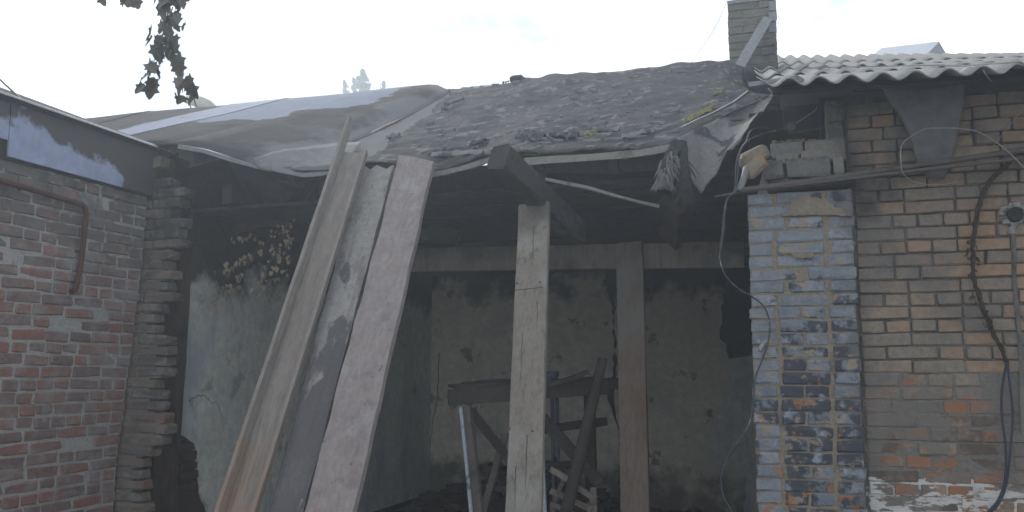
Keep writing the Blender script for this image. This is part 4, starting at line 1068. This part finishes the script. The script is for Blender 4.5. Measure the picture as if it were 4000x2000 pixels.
cable('wire_loop', [(3520,640,-.12),(3518,590,-.12),(3530,555,-.13),(3580,520,-.14),(3620,503,-.15),(3680,500,-.15),(3750,502,-.15),(3820,515,-.14),(3880,548,-.13),(3940,595,-.12),(4000,655,-.12),(4060,720,-.12)], .0035, 'wire', 'thin wire bent into a wide arc around the iron pipe on the tan wall', 'wire')
cable('wire_loop', [(3520,600,-.12),(3520,650,-.12),(3530,680,-.12),(3560,705,-.10),(3600,718,-.08),(3650,722,-.04),(3700,718,.0),(3760,705,.03)], .002, 'wire', 'hair thin wire curving below the iron pipe on the tan wall', 'wire')
cable('thin_wire', [(4020,400,.0),(3960,470,.0),(3900,545,.0),(3870,580,-.05)], .002, 'wire', 'thin straight wire slanting across the upper right of the tan wall', 'wire')
cable('thin_wire', [(3140,266,-.2),(3250,262,-.2),(3400,260,-.2),(3600,256,-.22),(3760,258,-.3),(3830,268,-.44),(3850,290,-.46),(3872,318,-.4)], .0025, 'wire', 'thin wire lying along the corrugated roof and dangling off its eave', 'wire')

# hanging dark grey sheet under the eave
gr = patch([(3440,335),(3520,345),(3600,345),(3690,340),(3772,325)], [(3552,520),(3585,640),(3620,700),(3690,700),(3735,560)], lambda x, y: oy(x, y, -.03), lambda x, y: oy(x, y, .03), 22, 18, .018, 4, 31)
tag(MB().slab(gr, .004, (0,1,0)).build('hanging_sheet', M['grey_cloth'], smooth=True), 'dark grey torn sheet hanging from the eave against the tan brick wall', 'sheet')

# dry vine on the right wall and the twin cable below it
vt = thing('dried_vine', 'dry black twisted vine stem hanging down the tan brick wall at the far right', 'vine', oy(3930, 1420, .04))
vp = smooth_path([oy(x, y, .035) for x, y in ((4060,575),(3990,600),(3930,645),(3878,695),(3845,745),(3822,815),(3808,880),(3800,960),(3800,1040),(3812,1120),(3835,1190),(3858,1250),(3885,1310),(3910,1360),(3934,1415))], 5)
MB().tube([p+Vector((rn.uniform(-.004,.004), rn.uniform(-.004,.004), 0)) for p in vp], .013, 7, .009, .2, rn).build('stem', M['vine'], vt)
MB().tube([p+Vector((.012*math.sin(i*.7), -.012*abs(math.cos(i*.7)), 0)) for i, p in enumerate(vp)], .006, 5, .005, .2, rn).build('stem', M['vine'], vt)
LEAF = [(0,0),(.22,.10),(.50,.02),(.40,.30),(.62,.46),(.34,.58),(.22,.84),(0,1.0),(-.22,.84),(-.34,.58),(-.62,.46),(-.40,.30),(-.50,.02),(-.22,.10)]
def leaf_mesh(m, curl, rn, narrow=1.0):
    vs = [Vector((x*narrow+rn.uniform(-.03,.03), 0, -y)) for x, y in LEAF]; vs.append(Vector((0,.02,-.45)))
    for v in vs: v.y += curl*(v.x*v.x*1.5+.5*(v.z+.4)**2)+rn.uniform(-.03,.03)
    n = len(LEAF); b = MB().add(vs, [(i, (i+1)%n, n) for i in range(n)]); return b.mesh('leaf', m)
dl = [leaf_mesh(M['vine'], rn.uniform(-1.2,1.2), rn, .6) for _ in range(4)]
for k in range(34):
    p = vp[rn.randrange(34, 58)]; s = rn.uniform(.018,.04)
    put('leaf', rn.choice(dl), vt, p+Vector((rn.uniform(-.03,.03), -.012, rn.uniform(-.01,.01))), (rn.uniform(-1,1), rn.uniform(-1.5,1.5), rn.uniform(-1.5,1.5)), (s,s,s))
cable('twin_cable', [(3934,1415,.03),(3920,1480,.03),(3912,1560,.03),(3916,1640,.03),(3928,1740,.02),(3930,1830,.02),(3920,1900,.02),(3895,1960,.01),(3850,2010,.0),(3800,2080,-.02),(3780,2300,-.05)], .0065, 'cable_black', 'left strand of the dark cable loop hanging below the dry vine')
cable('twin_cable', [(3936,1415,.03),(3942,1480,.03),(3952,1560,.03),(3956,1640,.03),(3948,1740,.02),(3940,1830,.02),(3926,1910,.02),(3900,1970,.005),(3856,2018,-.005),(3808,2085,-.025),(3788,2300,-.05)], .006, 'cable_black', 'right strand of the dark cable loop hanging below the dry vine')
# lime-caked hole in the wall
hp = thing('pipe_socket', 'white lime-caked dark socket in the tan wall at the right edge', 'socket', oy(3960, 838, .05))
rl = MB()
for k in range(22):
    a_ = k/22*6.283; p = oy(3962, 836, .06)+Vector((.058*math.cos(a_)*rn.uniform(.8,1.15), rn.uniform(-.012,.01), .046*math.sin(a_)*rn.uniform(.8,1.2)))
    rl.cbox(p, (rn.uniform(.018,.04), .03, rn.uniform(.014,.03)), .005, .006, rn)
rl.build('lime_ring', M['lime'], hp)
c0 = oy(3964, 838, .04); MB().tube([c0+Vector((0,.05,0)), c0+Vector((0,-.01,0)), c0+Vector((0,-.018,0))], .042, 12, .034, .08, rn).build('socket_core', M['char'], hp)
for (px, py) in ((3955,888),(3948,905),(4010,1240)):
    p = oy(px, py, .06); MB().cbox(p, (.03,.03,.03), .008, .008, rn).build('lime_blob', M['lime'], hp)

# ------------------------------------------------------------------ trestle and clutter inside
def bar(parent, name, m, a, b, w_, h_, up=(0,1,0), seed=1, n=5):
    return MB().beam(Vector(a), Vector(b), w_, h_, up=up, n=n, jit=.0025, rn=random.Random(seed)).build(name, M[m], parent)
tr = thing('trestle', 'dark rough timber trestle table standing behind the front prop', 'trestle', (oy(2050, 1700, 1.0).x, 1.0, .06))
def toz(a, b, z=.06): return a+(b-a)*((a.z-z)/(a.z-b.z))
yl, yr = .75, 1.35
a = oy(1752, 1553, yl); b = oy(2376, 1510, yr)
a.z -= 0; bar(tr, 'top_rail', 'dark_timber', a, b, .11, .045, (0,1,0), 1)
a2 = oy(1765, 1508, yl+.25); b2 = oy(2330, 1480, yr+.2)
MB().beam(a2+Vector((0,.0,.0)), b2, .40, .028, up=(0,0,1), n=6, jit=.004, rn=rn).build('table_top', M['dark_timber'], tr)
a3 = a+Vector((.05,.48,.02)); b3 = b+Vector((0,.48,.02)); bar(tr, 'top_rail', 'dark_timber', a3, b3, .09, .04, (0,1,0), 2)
q0 = oy(1822, 1592, yl+.01); q1 = oy(1866, 2000, yl-.15); l1 = bar(tr, 'leg', 'grey_wood', q0, toz(q0, q1), .075, .06, (0,1,0), 3)
w0 = oy(1800, 1592, yl-.035); w1 = oy(1840, 2000, yl-.19); bar(l1, 'painted_strip', 'white_paint', w0, toz(w0, w1), .022, .02, (0,1,0), 4)
q0 = oy(2355, 1402, yr-.07); q1 = oy(2212, 2000, yr-.45); 
PT = [q0, q0+(q1-q0)*.03]+[q0+(q1-q0)*t for t in (.2,.5,.8)]+[toz(q0, q1)]
lg = MB().tube(PT, .036, 9, .046, .05, rn); lg.build('leg', M['dark_timber'], tr, smooth=True)
q0 = oy(2302, 1530, yr+.42); q1 = oy(2312, 2000, yr+.42); bar(tr, 'leg', 'dark_timber', q0, toz(q0, q1), .085, .06, (0,1,0), 6)
q0 = oy(1975, 1690, yl+.5); q1 = oy(1888, 2000, yl+.4); bar(tr, 'leg', 'grey_wood', q0, toz(q0, q1), .05, .04, (0,1,0), 7)
q0 = oy(2104, 1560, yl+.3); q1 = oy(2122, 2000, yl+.12); bar(tr, 'leg', 'white_paint', q0, toz(q0, q1), .05, .03, (0,1,0), 8)
bar(tr, 'brace', 'dark_timber', oy(1838, 1602, yl+.04), oy(1992, 1800, yl+.3), .065, .03, (0,1,0), 9)
bar(tr, 'brace', 'dark_timber', oy(2105, 1620, yr-.2), oy(2345, 1890, yr-.12), .085, .05, (0,1,0), 10)
bar(tr, 'stretcher', 'dark_timber', oy(2110, 1680, yr+.3), oy(2372, 1645, yr+.5), .065, .04, (0,1,0), 11)
bar(tr, 'stretcher', 'dark_timber', oy(2115, 1822, yr+.2), oy(2240, 1812, yr+.3), .05, .03, (0,1,0), 12)
cb = pathbeam('charred_plank', [oy(x, y, yy) for x, y, yy in ((2080,1520,1.0),(2150,1500,1.05),(2220,1482,1.1),(2296,1454,1.15))], .12, .03, 'char_board', None, 3)
tag(cb, 'charred warped plank lying on the right end of the trestle', 'plank')
cb = pathbeam('charred_plank', [oy(x, y, yy) for x, y, yy in ((1800,1500,.95),(1880,1492,1.0),(1960,1486,1.05),(2020,1484,1.1))], .16, .02, 'char', None, 4)
tag(cb, 'charred thin plank lying on the left end of the trestle', 'plank')
p = oy(1860, 1496, .88)
lm = leaf_mesh(M['leaf_dry'], .6, rn)
solo('fallen_leaf', lm, p+Vector((0,0,.02)), (1.2, .5, 1.2), 'single yellow dry leaf lying on the trestle top', 'leaf', None, (.05,.05,.05))
# blue stand behind
bs_ = thing('blue_stand', 'small blue metal stand seen behind the trestle, half hidden by the prop', 'stand', (oy(2140, 1460, 1.9).x, 1.9, .06))
c0 = oy(2135, 1462, 1.9)
MB().cbox(c0, (.17,.17,.055), .012).build('seat', M['blue_paint'], bs_)
MB().cbox(c0+Vector((-.02,0,-.05)), (.13,.13,.04), .008).build('apron', M['blue_paint'], bs_)
for sx in (-1, 1):
    for sy in (-1, 1):
        MB().beam(c0+Vector((sx*.065, sy*.065, -.03)), Vector((c0.x+sx*.085, 1.9+sy*.10, .06)), .03, .022, up=(0,1,0), n=2, taper=.7).build('leg', M['blue_paint'], bs_)
# broken slatted crate
ct = thing('broken_crate', 'pale broken slatted wooden crate on the floor behind the trestle leg', 'crate', (oy(2240, 1950, 1.0).x, 1.0, .06))
k = 0
for (x0,y0_,x1,y1_,w_) in ((2150,1832,2235,1882,.038),(2150,1915,2312,1992,.04),(2245,1896,2312,1942,.036),(2150,1965,2300,2040,.036),(2205,1860,2160,1990,.03),(2318,1905,2322,2060,.045),(2285,1990,2330,1935,.03)):
    k += 1; bar(ct, 'slat', 'pale_wood', oy(x0,y0_,.95+.03*k), oy(x1,y1_,.98+.03*k), w_, .022, (0,1,0), k)
for x_, y_ in ((2322,1.25),(2160,1.1)):
    q = oy(x_, 1990, y_); MB().beam((q.x, y_, .06), (q.x, y_, q.z+.02), .04, .03, up=(0,1,0), n=3).build('corner_post', M['pale_wood'], ct)
# charred rubble heap by the back
rb = MB(); rn = random.Random(23)
for k in range(420):
    x = rn.uniform(-4.3, -1.0); yy = rn.uniform(3.6, 5.1); h = .75*math.exp(-((x+3.1)/.9)**2)*(yy-3.2)/1.9
    rb.cbox((x, yy, .06+rn.random()*h), (rn.uniform(.05,.22), rn.uniform(.05,.16), rn.uniform(.03,.09)), .012, .01, rn)
tag(rb.build('rubble', M['masonry_dark']), 'dark heap of burnt rubble on the floor against the back wall', 'rubble', kind='stuff')

# ------------------------------------------------------------------ leaves
rn = random.Random(31)
def leafy(t, path, n, size, mats, spread, droop=1.0, t0=0.0, yj=.04):
    for k in range(n):
        s = (t0+(1-t0)*rn.random())*(len(path)-1); i = min(int(s), len(path)-2); p = path[i]+(path[i+1]-path[i])*(s-i)
        q = rn.uniform(.65, 1.25)*size
        put('leaf', rn.choice(mats), t, p+Vector((rn.uniform(-spread,spread), rn.uniform(-yj,yj), rn.uniform(-.02,.02))), (rn.uniform(-.6,.6), rn.uniform(-.6,.6), rn.uniform(-1.2,1.2)), (q,q,q))
gl = [leaf_mesh(M['leaf_green'], rn.uniform(-.5,.5), rn, rn.uniform(.6,.8)) for _ in range(6)]
HY = -1.3
hv = thing('hanging_vine', 'long strand of dark drooping leaves hanging from above at the upper left', 'vine', oy(650, 200, HY))
root = Vector((-5.3, -2.6, 3.6)); topv = oy(655, -260, HY)
main = smooth_path([root, root+Vector((.1,-.05,.6)), (root+topv)/2+Vector((0,-.2,.9)), topv, oy(655,-80,HY), oy(648,10,HY), oy(640,110,HY), oy(625,190,HY)], 6)
MB().tube(main, .008, 6, .003).build('stem', M['stem'], hv)
s1_ = smooth_path([oy(625,170,HY), oy(605,230,HY), oy(590,270,HY), oy(580,310,HY), oy(578,335,HY)], 5); MB().tube(s1_, .0025, 5, .0015).build('stem', M['stem'], hv)
s2_ = smooth_path([oy(640,120,HY), oy(668,200,HY), oy(690,250,HY), oy(708,295,HY), oy(722,330,HY), oy(718,360,HY)], 5); MB().tube(s2_, .0025, 5, .0015).build('stem', M['stem'], hv)
s3_ = smooth_path([topv, oy(690,-60,HY), oy(700,30,HY), oy(690,90,HY)], 5); MB().tube(s3_, .003, 5, .0015).build('stem', M['stem'], hv)
leafy(hv, main[20:], 44, .095, gl, .078)
leafy(hv, s1_, 14, .085, gl, .03)
leafy(hv, s2_, 18, .085, gl, .035)
leafy(hv, s3_, 15, .095, gl, .05)
hv2 = thing('hanging_twig', 'few leaves of a twig dipping into the very top of the picture at the left', 'twig', oy(480, 0, HY))
tw = smooth_path([root+Vector((.0,.1,.1)), (root+oy(430,-260,HY))/2+Vector((0,-.2,.7)), oy(430,-160,HY), oy(470,-40,HY), oy(500,-10,HY), oy(545,10,HY)], 5)
MB().tube(tw, .006, 6, .002).build('stem', M['stem'], hv2)
for (px, py, s) in ((480,-30,.11),(505,-20,.09),(388,-25,.08),(535,-10,.075),(450,-60,.1),(470,-28,.09)):
    put('leaf', rn.choice(gl), hv2, oy(px, py, HY), (rn.uniform(-.3,.3), rn.uniform(-.5,.3), rn.uniform(-.6,.6)), (s,s,s))
# withered branch inside the left of the room
dm = [leaf_mesh(M['leaf_dry'], rn.uniform(-1.0,1.0), rn, rn.uniform(.7,1.0)) for _ in range(6)]
DY = .75
db = thing('withered_branch', 'withered branch with curled tan leaves hanging in front of the plastered side wall', 'branch', oy(1000, 1050, DY))
st = [[(1190,790),(1130,870),(1060,930),(990,990),(920,1030),(870,1060)], [(1120,880),(1090,960),(1050,1040),(1020,1110),(985,1150)], [(1060,930),(1000,920),(950,930),(925,940)], [(1130,870),(1130,930),(1110,1000),(1100,1060),(1040,1120)], [(920,1030),(880,1090),(860,1130),(835,1190)], [(990,990),(960,1060),(900,1130),(870,1140)]]
for i, s in enumerate(st):
    P = smooth_path([oy(x, y, DY+.05*math.sin(j+i)) for j, (x, y) in enumerate(s)], 4); MB().tube(P, .004, 5, .0015).build('twig', M['stem'], db)
    leafy(db, P, (46,34,14,32,14,20)[i], .038, dm, .055, t0=.18, yj=.07)
P = [oy(1190,790,DY), oy(1190,790,DY)+Vector((.1,.1,.25))]; MB().tube(P, .005, 5).build('twig', M['stem'], db)

# ------------------------------------------------------------------ far poplar
def tree(px, py_top, dist_y, w_m, label, seed):
    rn = random.Random(seed); tp = oy(px, py_top, dist_y); H = tp.z
    t = thing('poplar_tree', label, 'tree', (tp.x, dist_y, 0), 'poplars behind the ridge')
    MB().tube([(tp.x, dist_y, 0), (tp.x+.1, dist_y, H*.5), (tp.x, dist_y, H*.95)], .28, 8, .04).build('trunk', M['stem'], t)
    b = MB()
    for k in range(10):
        z0 = H*(.35+.06*k); a_ = k*2.4; b.tube([(tp.x, dist_y, z0), (tp.x+math.cos(a_)*w_m*.4, dist_y+math.sin(a_)*w_m*.4, z0+H*.12)], .05, 5, .01)
    b.build('limbs', M['stem'], t)
    c = MB()
    for k in range(5200):
        if k < 3800: dz = 2.3*rn.random()**.8; sz = rn.uniform(.045,.085)
        else: dz = rn.uniform(2, H*.75); sz = rn.uniform(.1,.24)
        z = H-dz; prof_ = w_m*min(1.0, (dz/2.3)**.55)*(.75+.25*math.sin(dz*6+seed)) if dz < 2.3 else w_m*(1+.25*(dz-2.3)/4)
        a_ = rn.uniform(0,6.283); r_ = prof_*math.sqrt(rn.random())
        p = Vector((tp.x+r_*math.cos(a_)+.08*math.sin(dz*3+seed), dist_y+r_*math.sin(a_), z))
        if nz(p, 4.2, seed) < -.08: continue
        d1 = Vector((rn.uniform(-1,1),rn.uniform(-1,1),rn.uniform(-1,1))).normalized(); d2 = d1.cross(Vector((rn.uniform(-1,1),rn.uniform(-1,1),rn.uniform(-1,1)))).normalized()
        c.add([p-d1*sz, p+d2*sz*.6, p+d1*sz, p-d2*sz*.6], [(0,1,2,3)])
    cr2 = c.build('crown', M['leaf_tree'], t); tag(cr2, kind='stuff')
tree(1422, 258, 34, .72, 'tallest pale poplar top showing above the metal roof ridge', 3)
tree(1350, 310, 36, .42, 'small poplar top left of the tallest one above the ridge', 5)
tree(1386, 304, 35, .38, 'narrow poplar top pressed against the left side of the tallest one', 11)
tree(1494, 318, 37, .5, 'small poplar top right of the tallest one above the ridge', 8)

# ------------------------------------------------------------------ haze volume added to imitate the veil of lens glare
hz = MB().box((-60.5, -60.5, -1.2), (60.5, 60.5, 16.5)).build('haze', bpy.data.materials.new('haze'), origin=(0,0,-1.2))
tag(hz, kind='stuff')
hm = hz.data.materials[0]; hm.use_nodes = True; ht = hm.node_tree; ht.nodes.clear()
ho = ht.nodes.new('ShaderNodeOutputMaterial'); pv = ht.nodes.new('ShaderNodeVolumePrincipled')
pv.inputs['Color'].default_value = (.80,.90,1,1); pv.inputs['Density'].default_value = .0105; pv.inputs['Anisotropy'].default_value = .55
ht.links.new(pv.outputs[0], ho.inputs['Volume'])
